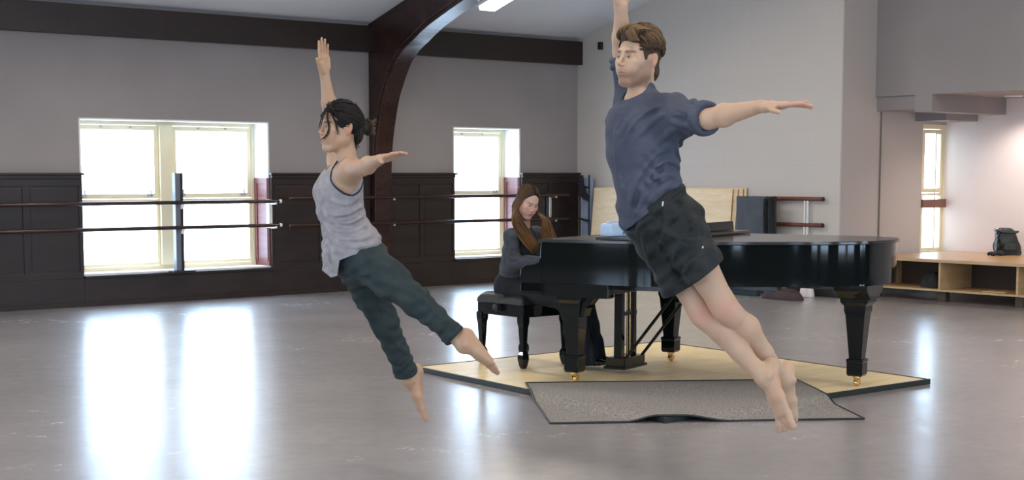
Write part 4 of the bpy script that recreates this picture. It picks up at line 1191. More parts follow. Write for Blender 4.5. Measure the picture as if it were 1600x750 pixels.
def locks(items, name, m, parent, base, seg=6):
    """items: (points, radius list, flat, colour root, colour tip)"""
    bm = bmesh.new(); lay = bm.verts.layers.float_color.new('tone')
    for pts, rs, flat, fd, c0, c1 in items:
        n0 = len(bm.verts); sp = spline([tuple(np.array(p) - base) for p in pts], 3); n = len(sp)
        r = [np.interp(i / (n - 1), np.linspace(0, 1, len(rs)), rs) for i in range(n)]
        add_tube(bm, sp, r, seg, True, flat, fd); bm.verts.ensure_lookup_table()
        for i in range(n0, len(bm.verts)):
            t = (i - n0) // seg / (n - 1); bm.verts[i][lay] = (*(np.array(c0) * (1 - t) + np.array(c1) * t), 1)
    me = bpy.data.meshes.new(name); bm.to_mesh(me); bm.free()
    for p in me.polygons: p.use_smooth = True
    me.materials.append(m); o = bpy.data.objects.new(name, me); col.objects.link(o); o.parent = parent
    return o
def hair_tone(c1, c2, H, seed=0, vert=False):
    c1, c2 = np.array(c1), np.array(c2)
    def fn(V):
        L = H.loc(V); a = np.arctan2(L[:, 0], L[:, 1] + .02)
        n = .5 + .5 * np.sin(a * 46 + 5 * np.sin(L[:, 2] * 40 + seed)) * np.sin(a * 23 + L[:, 0] * 90 + seed); n = n[:, None]
        return np.concatenate([c1 * (1 - n) + c2 * n, np.ones((len(V), 1))], 1)
    return fn
def strands(nrd):
    """fine groove displacement along hair flow"""
    return None

def on_scalp(p, c, r, lift):
    q = (np.array(p) - c) / r; return c + q / np.linalg.norm(q) * r * lift

# ------------------------------------------------------------------ male dancer
def man():
    Y = 6.3
    base = np.array([K(1050, 360, Y)[0], Y, 0.33])
    who = person('man leaping with arms spread in blue shirt and black shorts, barefoot', base)
    a = math.radians(40); f = np.array([-math.cos(a), -math.sin(a), 0]); l = np.array([math.sin(a), -math.cos(a), 0])
    up = nrm([-.16, 0, 1])
    pel, wai, rib, che, nek = K(1034, 345, Y), K(1014, 290, Y), K(1003, 238, Y), K(1001, 190, Y), K(1000, 150, Y)
    shL, elL, wrL = K(1050, 177, Y - .13), K(1107, 186, Y - .36), K(1190, 166, Y - .50)
    shR, elR, wrR = K(984, 163, Y + .13), K(972, 80, Y + .13), K(970, 10, Y + .06)
    hdir = math.radians(40); hf = nrm([-math.cos(hdir), -math.sin(hdir), .03])
    H = Head(K(997, 92.5, Y - .01), hf, nrm([.10, 0, 1]), .99)
    hipL, knL, anL = K(1062, 360, Y - .08), K(1133, 482, Y - .12), K(1226, 594, Y + .05)
    hipR, knR, anR = K(1034, 372, Y + .06), K(1098, 490, Y - .03), K(1194, 590, Y - .14)
    lo = K(945, -40, Y - .3); F = Field((lo[0] - .02, Y - .72, .26), (1.31, Y + .36, 2.42), .0026)
    # trunk (under the shirt)
    F.ec(pel, wai, (.150, .100), (.125, .088), l, .03); F.ec(wai, rib, (.125, .088), (.142, .100), l, .03); F.ec(rib, che, (.142, .100), (.150, .098), l, .03)
    F.ec(che, nek - up * .03, (.150, .085), (.07, .06), l, .04)
    F.rc(nek - up * .02, H.w((0, -.028, -.05)), .057, .050, .022)
    for s in (-1, 1): F.rc(H.w((s * .055, -.02, -.045)), nek - up * .035 + f * .045 - l * 0 + l * s * .012, .014, .012, .012)   # neck muscles
    for sh in (shL, shR): F.rc(nek - up * .03, sh, .045, .058, .03)
    build_head(F, H)
    # arms
    F.rc(shL, elL, .050, .038, .03); m = elL + (wrL - elL) * .3
    F.ec(elL, m, (.038, .036), (.043, .037), [0, 0, 1], .02); F.ec(m, wrL, (.043, .037), (.024, .028), [0, 0, 1], .02)
    F.rc(shR, elR, .044, .037, .03); m = elR + (wrR - elR) * .3; F.rc(elR, m, .037, .038, .02); F.rc(m, wrR, .038, .026, .02)
    hand(F, wrL, K(1225, 164, Y - .55) - wrL, f + np.array([0, -.35, -.1]), [0, .15, -1], 1.08, bend=(.0, .13, .10), spread=.07, thumb=(.80, .55, .30), curl=((-.05, .05, .05), (.02, .08, .08), (.08, .12, .1), (-.10, .02, .02)))
    hand(F, wrR, [.08, -.05, 1], [-.8, -.5, 0], [.5, -.85, 0], 1.0, bend=(.1, .12, .1), spread=.08)
    # legs
    for hip, kn, an, ft, fu, bigside in ((hipL, knL, anL, (K(1234, 680, Y + .03), K(1233, 600, Y + .05)), [-.35, -1, .1], [-1, .1, 0]), (hipR, knR, anR, (K(1214, 676, Y - .20), K(1199, 600, Y - .14)), [-1, -.45, .1], [.5, -1, 0])):
        F.begin()
        back = nrm(np.cross(nrm(an - kn), [0, 1, 0])); back = back * np.sign(back @ [1, 0, .3])      # calf side
        q1 = hip + (kn - hip) * .4; F.rc(hip, q1, .080, .070, .03); F.rc(q1, kn - (kn - hip) * .10, .072, .054, .03); F.rc(kn - (kn - hip) * .1, kn + (an - kn) * .08, .053, .048, .02)
        F.el(kn - back * .020 + np.array([0, -.012, 0]), (.030, .030, .036), None, .02)
        c1 = kn + (an - kn) * .30 + back * .014; c2 = kn + (an - kn) * .62 + back * .004
        F.rc(kn, c1, .047, .053, .03); F.rc(c1, c2, .053, .040, .03); F.rc(c2, an, .040, .030, .02)
        F.rc(kn + (an - kn) * .1 - back * .018, an - back * .006, .028, .022, .015)
        F.rc(an + back * .022 + (kn - an) * .14, ft[1] - (ft[0] - ft[1]) * .05, .014, .016, .02)
        foot(F, an, ft[0] - ft[1], fu, bigside, 1.16); F.end(.006)
    cf = skin_colors((.52, .36, .245), H, (.46, .19, .16), brow=(.07, .038, .02), beard=(.20, .11, .065),
                     extra=lambda V, c, mix: [mix(.45 * np.exp(-(((V - p) ** 2).sum(1)) / r ** 2), (.62, .26, .19)) for p, r in ((knL + np.array([-.0, -.05, 0]), .05), (knR + np.array([0, -.05, 0]), .05), (K(1210, 600, Y - .12), .05), (K(1213, 670, Y - .16), .05), (K(1232, 672, Y - .04), .05), (K(1250, 162, Y - .6), .07))])
    body = field_obj('body', F, M['skin'], who, base, cf); del F
    for s in (-1, 1): eye_mesh(H, s, (-.05 - .10, .02), (.07, .04, .025), who, base, .72)
    # ---- hair
    F = Field(H.c - .16, H.c + .18, .0028)
    H.el(F, (0, -.020, .042), (.081, .095, .087), k=.01); H.el(F, (0, .012, .098), (.060, .075, .038), k=.03); H.el(F, (.01, .06, .10), (.045, .03, .028), k=.02)
    H.el(F, (0, .112, -.035), (.095, .075, .118), k=.012, op='sub')
    for s in (-1, 1): H.el(F, (s * .090, -.006, -.020), (.034, .030, .046), k=.008, op='sub'); H.el(F, (s * .088, .020, -.045), (.034, .036, .052), k=.008, op='sub'); H.rc(F, (s * .070, .030, .05), (s * .070, .022, .0), .009, .005, .01)
    H.el(F, (0, -.072, -.045), (.052, .030, .050), k=.02); H.el(F, (0, .035, -.10), (.12, .085, .09), k=.01, op='sub'); F.cut(H.w((0, -.08, -.088)), -H.R[2] + H.R[1] * .2)
    hair = field_obj('hair', F, M['hair'], who, base, hair_tone((.040, .022, .012), (.085, .050, .026), H))
    rnd = random.Random(5); items = []; c0 = np.array([0, -.018, .046]); rr = np.array([.084, .098, .092])
    for i in range(760):
        x = rnd.uniform(-.062, .070); y = rnd.uniform(-.085, .088); z = .12
        top = rnd.random() < .8
        if not top: x = rnd.choice((-1, 1)) * .08; z = rnd.uniform(.03, .09)
        p = on_scalp((x, y, z), c0, rr, 1.0); pts = []; amp = rnd.uniform(.0, .006); ph = rnd.uniform(0, 6)
        dr = np.array([.55 + rnd.uniform(-.3, .3), -.75 + rnd.uniform(-.25, .25), -.15]) if y < .06 else np.array([.9, -.05 + rnd.uniform(-.6, .35), .2])
        if x < -.03: dr = np.array([-.5, -.7, -.4])
        n = 6; lift = 1.02 + (.16 if top and y > -.02 else .07) * rnd.uniform(.5, 1)
        for k in range(n):
            if p[2] < .040 and -.05 < p[1] < .035 and abs(p[0]) > .05 and len(pts) > 1: break
            t = k / (n - 1); pts.append(H.w(on_scalp(p, c0, rr, 1.0 + (lift - 1) * math.sin(math.pi * (.12 + .75 * t)) + .010 * math.sin(ph + 9 * t))))
            p = on_scalp(p + nrm(dr) * .017 + np.array([amp * math.sin(ph + t * 8), 0, amp * math.cos(ph + t * 8)]), c0, rr, 1.0); dr = dr + np.array([.05, -.05, -.22])
        if len(pts) < 2 or (pts and H.loc(pts[0])[2] < .04 and abs(H.loc(pts[0])[1] + .01) < .045): continue
        v = rnd.random(); tip = np.array((.24, .145, .07)) * (.35 + v * 1.0) if top else np.array((.05, .028, .015)); root = np.array((.06, .034, .017)) * (.7 + .6 * v)
        items.append((pts, [.0022, .0040, .0034, .0008], .55, H.R[2] if top else H.R[0], root, tip))
    for i in range(150):     # wavy front swept up and sideways
        x = rnd.uniform(-.060, .058); y = .086 - 8 * x * x + rnd.uniform(-.012, .006); z = .104 - 6 * x * x; w_ = rnd.uniform(-.004, .004); v = rnd.random()
        pts = [H.w((x + q[0] + w_ * k, y + q[1], z + q[2] + w_)) for k, q in enumerate(((0, .0, -.006), (.002, .012, .008), (.010, .010, .022), (.022, -.006, .030), (.036, -.030, .028)))]
        items.append((pts, [.002, .0040, .0038, .0030, .0008], .55, H.R[1], np.array((.09, .052, .026)) * (.5 + v), np.array((.26, .16, .08)) * (.4 + v * .8)))
    for i in range(60):     # fringe falling over the temple
        x = .012 + .05 * rnd.random(); p = np.array([x, .078, .105]); sd = rnd.uniform(-.004, .004)
        pts = [H.w(p + np.array(q) * (1 + sd * 20)) for q in ((-.01, -.02, .012), (.0, .014, .012), (.008 + sd, .022, -.004), (.016 + sd, .016, -.022), (.020 + sd * 2, .008, -.038 + sd))]
        items.append((pts, [.0022, .0035, .003, .0008], .6, H.R[1], (.09, .05, .025), np.array((.26, .15, .07)) * rnd.uniform(.5, 1.2)))
    locks(items, 'hair_locks', M['hair'], who, base)['kind'] = 'stuff'
    # ---- shirt
    lo = K(945, 350, Y - .3); F = Field((K(940, 0, Y)[0], Y - .62, K(0, 368, Y)[2]), (K(1135, 0, Y - .4)[0], Y + .38, K(0, 60, Y)[2]), .0034)
    W2 = K(1013, 318, Y)
    F.ec(W2 + (W2 - wai) * .6, wai, (.150, .108), (.150, .112), l, .03); F.ec(wai, rib, (.150, .112), (.166, .116), l, .04); F.ec(rib, che, (.166, .118), (.170, .112), l, .03)
    F.ec(che, nek - up * .035, (.165, .098), (.075, .068), l, .04)
    F.rc(nek - up * .05, nek + up * .012 + l * .0, .078, .070, .02)
    F.rc(nek - up * .045, shL, .055, .072, .04); F.rc(nek - up * .045, shR, .052, .060, .04)
    F.rc(shL, elL, .078, .058, .04); F.rc(shR, elR - (elR - shR) * .05, .060, .046, .04)
    F.rc(shL + (elL - shL) * .35 + np.array([0, 0, -.025]), rib + l * .11 + np.array([0, 0, .03]), .035, .03, .06)        # slack under the arm
    F.rc(che + f * .06 - l * .02, wai + f * .055, .07, .06, .05)
    # blouse gathered above the waistband at the back
    F.el(K(1030, 275, Y - .09), (.055, .06, .05), None, .03)
    def folds(x, y, z):
        X, Z = x, z; d = .0050 * np.sin((X * .75 + Z * .62) * 70 + 3.0 * np.sin((X - Z) * 12)) * np.clip(.45 + .55 * np.sin(X * 13 - Z * 9 + y * 14), 0, 1)
        q = np.exp(-(((X - K(1033, 0, Y)[0]) / .07) ** 2 + ((Z - K(0, 272, Y)[2]) / .08) ** 2)); d = d + q * .012 * np.sin((X * .35 + Z) * 115 + 2.2 * np.sin(X * 45))
        u = (Z - K(0, 150, Y)[2]); d = d + .004 * np.sin((X * 1.0 - Z * .35) * 62 + 2 * np.sin(Z * 17 + y * 9)) * np.exp(-((Z - K(0, 200, Y)[2]) / .13) ** 2)
        ar = np.clip((X - shL[0] + .02) / .08, 0, 1); d = d + ar * .006 * np.sin(X * 115 + Z * 60 + 2 * np.sin(Z * 30 + y * 20))
        return d
    F.fold(folds)
    y0, y1 = Y - .45, Y + .1
    for pix, r, o_ in (([(1046, 222), (1026, 245), (1005, 270), (990, 298), (985, 335)], .014, .5), ([(1040, 248), (1022, 262), (1012, 280), (1030, 292), (1044, 288)], .011, .55), ([(1050, 262), (1036, 270), (1024, 274), (1035, 283)], .010, .55),
                       ([(1048, 285), (1030, 300), (1012, 318)], .010, .5), ([(1024, 290), (1004, 315), (993, 336)], .010, .5), ([(1035, 165), (1012, 178), (990, 200), (976, 225)], .010, .4), ([(1042, 178), (1018, 192), (995, 215)], .010, .4),
                       ([(1000, 172), (982, 190), (968, 215)], .009, .4), ([(1060, 170), (1085, 178), (1100, 186)], .009, .5), ([(1050, 190), (1075, 196), (1098, 204)], .010, .5), ([(1056, 200), (1040, 212), (1022, 235)], .011, .4), ([(970, 180), (964, 215), (966, 260), (976, 300)], .009, .35)):
        F.crease(pix, y0, y1, r, o_)
    for pix in ([(1040, 240), (1020, 258), (1002, 284)], [(1046, 256), (1030, 266), (1018, 278)], [(1046, 276), (1026, 286), (1016, 300)], [(1028, 172), (1000, 190), (982, 215)], [(1054, 184), (1078, 190), (1100, 198)], [(996, 300), (990, 325)]):
        F.crease(pix, y0, y1, .008, .4, True)
    F.shell(.010)
    F.rc(nek + up * .070 + f * .055, nek + up * .26 + f * .05, .086, .09, .012, 'sub')
    F.cut(K(1018, 324, Y), nrm([.66, 0, -.75]))
    F.cut(elL - (elL - shL) * .02, elL - shL); F.cut(elR - (elR - shR) * .12, elR - shR)
    # rolled cuffs and neck rib
    for el_, sh_, rr_, off in ((elL, shL, .052, .06), (elR, shR, .043, .16)):
        u = nrm(el_ - sh_); c = el_ - (el_ - sh_) * off
        e1 = nrm(np.cross(u, [0.1, .2, 1])); e2 = np.cross(u, e1)
        for turn, (dr_, du) in enumerate(((.004, 0), (.006, -.022))):
            pr = None
            for k in range(25):
                t = 2 * math.pi * k / 24; w_ = .004 * math.sin(3 * t + turn * 2); q = c + u * (du + w_) + (e1 * math.cos(t) + e2 * math.sin(t)) * (rr_ + dr_)
                if pr is not None: F.rc(pr, q, .0125, .0125, .006)
                pr = q
    pr = None
    for k in range(33):
        t = 2 * math.pi * k / 32; q = nek + up * (.000) + f * (.072 * math.cos(t)) + l * (.070 * math.sin(t)); q = q - up * (.012 + .036 * math.cos(t))
        if pr is not None: F.rc(pr, q, .0075, .0075, .005)
        pr = q
    M['blue_shirt'] = cloth_mat('washed_blue_cotton', (.052, .060, .088), (.082, .090, .122), 9)
    field_obj('shirt', F, M['blue_shirt'], who, base, smooth=1); del F
    # ---- shorts
    F = Field((K(975, 0, Y)[0], Y - .34, K(0, 478, Y)[2]), (K(1140, 0, Y - .2)[0], Y + .30, K(0, 280, Y)[2]), .0034)
    wtop = K(1014, 300, Y)
    F.ec(wtop, K(1034, 342, Y), (.150, .108), (.172, .128), l, .03); F.ec(K(1034, 342, Y), K(1047, 372, Y), (.172, .130), (.165, .120), l, .03)
    F.el(K(1066, 345, Y + .0), (.085, .11, .09), None, .05)
    hl = K(1108, 436, Y - .15); hr = K(1070, 461, Y - .01)
    F.begin(); F.ec(hipL, hl, (.108, .100), (.094, .092), [0, 1, 0], .03); d1 = F.d; F.d = np.full(F.n, .5, np.float32)
    F.ec(hipR, hr, (.106, .100), (.092, .092), [0, 1, 0], .03); d2 = F.d; nearL = d1 < d2; F.d = sm(d1, d2, .02).astype(np.float32); F.end(.03)
    F.fold(lambda x, y, z: .0045 * np.sin((x * .9 + z * .5) * 55 + 2.5 * np.sin((x - z) * 14 + y * 8)) + .0035 * np.sin((x * .3 - z) * 80 + 3 * np.sin(x * 20)))
    for pix in ([(1060, 330), (1040, 360), (1030, 400)], [(1085, 345), (1065, 375), (1050, 420)], [(1005, 360), (1012, 395), (1030, 430)], [(1030, 355), (1060, 372), (1095, 376)], [(1020, 340), (1003, 352), (996, 366)], [(1100, 395), (1080, 410), (1070, 430)]):
        F.crease(pix, Y - .45, Y + .1, .010, .35)
    F.crease([(1033, 330), (1030, 375), (1050, 415), (1075, 438)], Y - .45, Y + .1, .006, .3, True)
    F.shell(.008)
    F.cut(K(1016, 317, Y), nrm([-.60, 0, .80])) if False else F.cut(K(1017, 319, Y), nrm([-.66, 0, .75]))
    # hems: one plane for each leg
    x, y, z = F.grid(); nl = nrm(hl - hipL + np.array([.03, 0, .0])); nl = nrm([.62, 0, -.78]); pl_ = K(1101, 427, Y - .15); nr_ = nrm([.5, 0, -.87]); pr_ = K(1063, 450, Y + .04)
    dl = (x - pl_[0]) * nl[0] + (z - pl_[2]) * nl[2]; dr2 = (x - pr_[0]) * nr_[0] + (z - pr_[2]) * nr_[2]
    F.d = np.maximum(F.d, np.where(nearL, dl, dr2).astype(np.float32)); del d1, d2, nearL
    M['black_short'] = cloth_mat('black_sport_fabric', (.009, .012, .013), (.018, .022, .023), 7, bump=.12, rough=.6)
    sh = field_obj('shorts', F, M['black_short'], who, base); del F
    # waistband
    F = Field(K(985, 0, Y)[0:1].tolist() + [Y - .2, K(0, 360, Y)[2]], [K(1065, 0, Y)[0], Y + .2, K(0, 280, Y)[2]], .0034)
    F.ec(wtop, K(1034, 342, Y), (.155, .112), (.176, .132), l, .03); F.shell(.008)
    F.cut(K(1016, 315, Y), nrm([-.66, 0, .75])); F.cut(K(1024, 327, Y), nrm([.66, 0, -.75]))
    field_obj('waistband', F, new_mat('black_elastic', (.006, .007, .007), .7), sh, (0, 0, 0)); bpy.data.objects['waistband'].location = tuple(-base); keep_largest(bpy.data.objects['waistband']); del F
    # small light marks on the shorts
    mk = new_mat('reflective_print', (.6, .6, .6), .4)
    for (x0, y0, x1, y1, r) in ((1036, 315, 1035, 322, .0035), (1097, 386, 1099, 387, .005)):
        # set on the surface: walk from the camera side towards the shorts
        me_ = sh.data; co = np.zeros(len(me_.vertices) * 3); me_.vertices.foreach_get('co', co); co = co.reshape(-1, 3) + base
        def surf(px, py):
            best = None
            for YY in np.arange(Y - .35, Y + .1, .004):
                k = K(px, py, YY); dd = ((co - k) ** 2).sum(1).min()
                if dd < .006 ** 2: return k
            return K(px, py, Y - .15)
        bm = bmesh.new(); add_tube(bm, [surf(x0, y0) - base, surf(x1, y1) - base], r, 8); obj('logo_mark', bm, mk, sh, smooth=True)
man()

# ------------------------------------------------------------------ female dancer
def woman():
    Y = 6.85
    base = np.array([K(565, 400, Y)[0], Y, 0.25])
    who = person('woman leaping in grey tank top and dark green rolled trousers, hair in a bun', base)
    a = math.radians(18); f = np.array([-math.cos(a), -math.sin(a), 0]); l = np.array([math.sin(a), -math.cos(a), 0]); up = nrm([.03, 0, 1])
    pel, wai, rib, che, nek = K(562, 402, Y), K(541, 360, Y), K(531, 325, Y), K(532, 290, Y), K(543, 252, Y)
    shL, elL, wrL = K(549, 266, Y - .15), K(567, 262, Y - .40), K(594, 249, Y - .60)
    shR, elR, wrR = K(530, 250, Y + .15), K(517, 180, Y + .17), K(507, 115, Y + .13)
    hd = math.radians(29); H = Head(K(531, 200, Y - .0), nrm([-math.cos(hd), -math.sin(hd), .02]), nrm([.02, 0, 1]), .93)
    hipL, knL, anL = K(575, 410, Y - .08), K(650, 470, Y - .22), K(724, 541, Y - .28)
    hipR, knR, anR = K(556, 414, Y + .08), K(600, 500, Y + .20), K(638, 594, Y + .34)
    F = Field((K(480, 0, Y)[0], Y - .86, .22), (K(800, 0, Y)[0], Y + .52, K(0, 58, Y)[2] + .03), .0028)
    F.ec(pel, wai, (.140, .095), (.112, .080), l, .03); F.ec(wai, rib, (.112, .080), (.120, .088), l, .03); F.ec(rib, che, (.120, .088), (.128, .088), l, .03)
    F.ec(che, nek - up * .03, (.130, .078), (.060, .05), l, .04)
    F.rc(nek - up * .02, H.w((0, -.022, -.05)), .048, .046, .03)
    for s in (-1, 1):
        F.rc(H.w((s * .05, -.015, -.05)), nek - up * .03 + f * .045 + l * s * .01, .011, .010, .012)
        F.rc(nek - up * .055 + f * .05 + l * s * .015, (shL if s > 0 else shR) + f * .01, .010, .012, .014)      # collar bones
    for sh in (shL, shR): F.rc(nek - up * .035, sh, .036, .043, .03); F.rc(sh, che, .05, .06, .04)
    build_head(F, H, female=True, smile=True)
    F.rc(shL, elL, .042, .033, .03); m = elL + (wrL - elL) * .3; F.ec(elL, m, (.032, .032), (.035, .032), [0, 0, 1], .02); F.ec(m, wrL, (.035, .032), (.020, .025), [0, 0, 1], .02)
    F.rc(shR, elR, .042, .034, .03); m = elR + (wrR - elR) * .3; F.rc(elR, m, .033, .032, .02); F.rc(m, wrR, .032, .021, .02)
    hand(F, wrL, K(626, 238, Y - .70) - wrL, f + np.array([0, -.6, -.1]), [0, .25, -1], .88, thumb=(.75, .5, .4), curl=((.0, .08, .08), (.02, .10, .1), (.05, .1, .1), (.05, .08, .08)), spread=.06)
    hand(F, wrR, K(505, 70, Y + .10) - wrR, [-.55, -.83, 0], [.83, -.55, 0], .84, thumb=(.75, .62, .10), curl=((-.05, .05, .05), (-.02, .05, .05), (.0, .08, .05), (.05, .08, .05)), spread=.01)
    for hip, kn, an, fd, fu, bs in ((hipL, knL, anL, K(768, 592, Y - .30) - K(738, 553, Y - .28), [-.65, -.35, -.6], [-.3, 1, 0]), (hipR, knR, anR, K(655, 672, Y + .36) - K(650, 605, Y + .34), [-1, -.5, 0], [.3, -1, 0])):
        F.begin(); back = nrm(np.cross(nrm(an - kn), [0, 1, 0])); back = back * np.sign(back @ [1, 0, .3])
        F.rc(hip, kn, .064, .042, .03); c1 = kn + (an - kn) * .3 + back * .004; F.rc(kn, c1, .040, .038, .03); F.rc(c1, an, .038, .026, .03)
        F.rc(an + back * .016 + (kn - an) * .12, an + back * .03 + nrm(fd) * .02, .012, .015, .02)
        foot(F, an, fd, fu, bs, 1.06 if hip is hipR else .96); F.end(.005)
    cf = skin_colors((.47, .31, .20), H, (.42, .15, .12), brow=(.03, .02, .015),
                     extra=lambda V, c, mix: [mix(.4 * np.exp(-(((V - p) ** 2).sum(1)) / r ** 2), (.60, .26, .18)) for p, r in ((K(660, 610, Y + .34), .04), (K(655, 665, Y + .36), .05), (K(768, 585, Y - .3), .04), (K(622, 241, Y - .7), .05))])
    field_obj('body', F, M['skin'], who, base, cf); del F
    for s in (-1, 1): eye_mesh(H, s, (-.05, .0), (.02, .012, .008), who, base, .75)
    bm = bmesh.new(); bmesh.ops.create_uvsphere(bm, u_segments=14, v_segments=8, radius=1)
    for v in bm.verts: v.co = Vector(H.w((v.co.x * .018, .0825 + v.co.y * .0085, -.0612 + v.co.z * .0042)) - base)
    obj('teeth', bm, new_mat('teeth', (.75, .72, .66), .3), who, smooth=True, sharp=180)
    # hair
    BK = (.010, .008, .007)
    F = Field(H.c - .19, H.c + .17, .0028)
    H.el(F, (0, -.020, .042), (.082, .098, .088), k=.01); H.el(F, (0, -.085, -.02), (.05, .035, .06), k=.03)
    H.el(F, (0, .118, -.030), (.092, .078, .120), k=.014, op='sub')
    for s in (-1, 1): H.el(F, (s * .086, .012, -.040), (.030, .036, .050), k=.010, op='sub')
    H.el(F, (0, .03, -.11), (.12, .09, .085), k=.01, op='sub')
    H.el(F, (0, -.132, .010), (.038, .032, .038), k=.012)
    hair = field_obj('hair', F, M['hair'], who, base, hair_tone(BK, (.035, .027, .022), H)); del F
    rnd = random.Random(3); items = []; c0 = np.array([0, -.020, .044]); rr = np.array([.083, .099, .090]); bun = np.array([0, -.135, .012])
    for i in range(520):
        th = rnd.uniform(-1.15, 1.15); z = rnd.uniform(.03, .12) if rnd.random() < .8 else rnd.uniform(-.01, .05)
        p = on_scalp((math.sin(th) * .08, math.cos(th) * .09 - .02 + rnd.uniform(-.06, 0), z), c0, rr, 1.0)
        if p[1] > .055 and p[2] < .075: continue
        pts = []; lift = 1.025 + .05 * rnd.random() ** 3
        for k in range(7): t = k / 6; q = on_scalp(p * (1 - t) + (bun + np.array([0, .045, 0])) * t, c0, rr, 1.0 + (lift - 1) * math.sin(math.pi * min(1, t + .12))); pts.append(H.w(q))
        v = rnd.random(); items.append((pts, [.0018, .003, .003, .002], .5, H.R[2], np.array(BK) * (.8 + v * 2.2), np.array(BK) * (.8 + v * 2.5)))
    for i in range(60):     # bun coils
        t0 = rnd.uniform(0, 6.28); rb = rnd.uniform(.020, .042); pts = [H.w(bun + np.array([math.cos(t0 + k * .55) * rb * .9, -.012 + rnd.uniform(-.01, .014), math.sin(t0 + k * .55) * rb])) for k in range(6)]
        v = rnd.random(); items.append((pts, [.002, .0042, .0042, .002], .6, H.R[1], np.array(BK) * (1 + v), np.array((.09, .055, .032)) * v))
    for i in range(46):     # spiky ends behind the bun
        t0 = rnd.uniform(-1.9, 1.5); p = bun + np.array([rnd.uniform(-.02, .02), -.022, math.sin(t0) * .016]); d = np.array([rnd.uniform(-.4, .5), -1, math.sin(t0) * .9])
        d = d / np.linalg.norm(d); L = rnd.uniform(.018, .042); pts = [H.w(p), H.w(p + d * L * .55 + [0, 0, .003]), H.w(p + d * L)]
        items.append((pts, [.0024, .002, .0006], 1, H.R[1], (.06, .036, .022), (.20, .125, .075)))
    for i in range(14):     # tuft above the crown at the back
        p = np.array([rnd.uniform(-.01, .02), -.075, .100]); pts = [H.w(p), H.w(p + [rnd.uniform(-.006, .006), -.004, .014]), H.w(p + [rnd.uniform(-.01, .01), rnd.uniform(-.012, .0), .027])]
        items.append((pts, [.0022, .0018, .0006], 1, H.R[1], (.07, .04, .024), (.24, .15, .09)))
    for i in range(60):     # nape
        x = rnd.uniform(-.05, .055); p = np.array([x, -.078, -.035 + rnd.uniform(-.02, .02)]); e = rnd.uniform(.02, .05)
        pts = [H.w(p), H.w(p + [.0, .006, -e * .6]), H.w(p + [rnd.uniform(-.008, .008), .008 + rnd.uniform(-.02, .01), -e * 1.25])]; items.append((pts, [.003, .003, .0007], .7, H.R[1], BK, np.array(BK) * 1.6))
    for k, (pts) in enumerate(([(.02, .062, .112), (.028, .088, .085), (.03, .104, .045), (.028, .112, .012), (.024, .115, -.006)], [(.030, .060, .108), (.044, .082, .075), (.052, .086, .035), (.056, .080, .0), (.050, .086, -.030), (.034, .098, -.052), (.020, .104, -.060)],
                               [(.026, .06, .108), (.040, .084, .082), (.046, .090, .055), (.040, .096, .036)], [(.03, .055, .108), (.055, .066, .07), (.068, .05, .03), (.070, .040, -.005), (.068, .034, -.03)])):
        for j in range(7 if k != 2 else 4):
            o_ = np.array([rnd.uniform(-.0025, .0025) for _ in range(3)]) * (1.5 if k != 1 else 1); items.append(([H.w(np.array(p) + o_ * (1 + q * .35)) for q, p in enumerate(pts)], [.0016, .0019, .0014, .0005], .8, H.R[1], BK, np.array(BK) * 2))
    for i in range(50):     # hair sweeping from the parting past the temple
        o_ = rnd.uniform(0, 1); pts = [H.w(np.array(p) * [1, 1, 1] + np.array([.0, -.022, -.004]) * o_) for p in ((.01, .058, .118), (.036, .066, .103), (.060, .054, .072), (.072, .032, .035), (.075, .008, .012))]
        items.append((pts, [.002, .0032, .003, .001], .6, H.R[1], np.array(BK) * (1 + rnd.random() * 2.5), np.array(BK) * 1.5))
    locks(items, 'hair_locks', M['hair'], who, base)['kind'] = 'stuff'
    # ---- tank top
    F = Field((K(478, 0, Y)[0], Y - .30, K(0, 440, Y)[2]), (K(625, 0, Y)[0], Y + .28, K(0, 236, Y)[2]), .0030)
    hem = K(556, 398, Y)
    F.ec(hem + up * -.09 + np.array([-.01, 0, 0]), K(550, 385, Y), (.165, .140), (.158, .128), l, .03); F.ec(K(550, 385, Y), wai, (.158, .126), (.132, .098), l, .04); F.ec(wai, rib, (.130, .098), (.132, .100), l, .03)
    F.ec(rib, che, (.132, .100), (.138, .098), l, .03); F.ec(che, nek - up * .035, (.140, .086), (.085, .06), l, .04)
    for s in (-1, 1): F.el(che + f * .062 + l * s * .055 - up * .03, (.055, .05, .055), None, .03)
    for sh in (shL, shR): F.rc(nek - up * .03, sh * .8 + nek * .2 - up * 0, .04, .044, .03)
    def folds(x, y, z):
        w = np.clip((K(0, 300, Y)[2] - z) / .15, 0, 1)
        return w * (.0018 * np.sin((z * .95 + x * .32) * 95 + 3 * np.sin(x * 24 + z * 8) + y * 10) + .0015 * np.sin((z - x * .5) * 150 + 4 * np.sin(x * 18 - y * 12)))
    F.fold(folds); y0, y1 = Y - .3, Y + .1
    for pix, r in (([(566, 322), (545, 334), (522, 336)], .008), ([(567, 336), (548, 347), (525, 352)], .009), ([(572, 350), (550, 360), (522, 358), (505, 345)], .009), ([(583, 366), (560, 374), (530, 372), (508, 352)], .010), ([(592, 378), (565, 384), (535, 382), (512, 368)], .009), ([(560, 308), (540, 318), (515, 312)], .007),
                       ([(508, 290), (505, 320), (512, 345)], .007), ([(504, 380), (512, 400), (520, 425)], .010), ([(515, 388), (522, 402), (524, 425)], .008)):
        F.crease(pix, y0, y1, r, .35)
    for pix in ([(570, 343), (548, 354), (518, 350)], [(588, 372), (562, 380), (528, 378)], [(566, 328), (545, 340), (524, 343)], [(510, 385), (518, 410)]): F.crease(pix, y0, y1, .006, .4, True)
    edge = [(527, 252), (519, 266), (517, 280), (524, 292), (536, 301), (549, 305), (560, 300), (566, 288), (568, 272)]
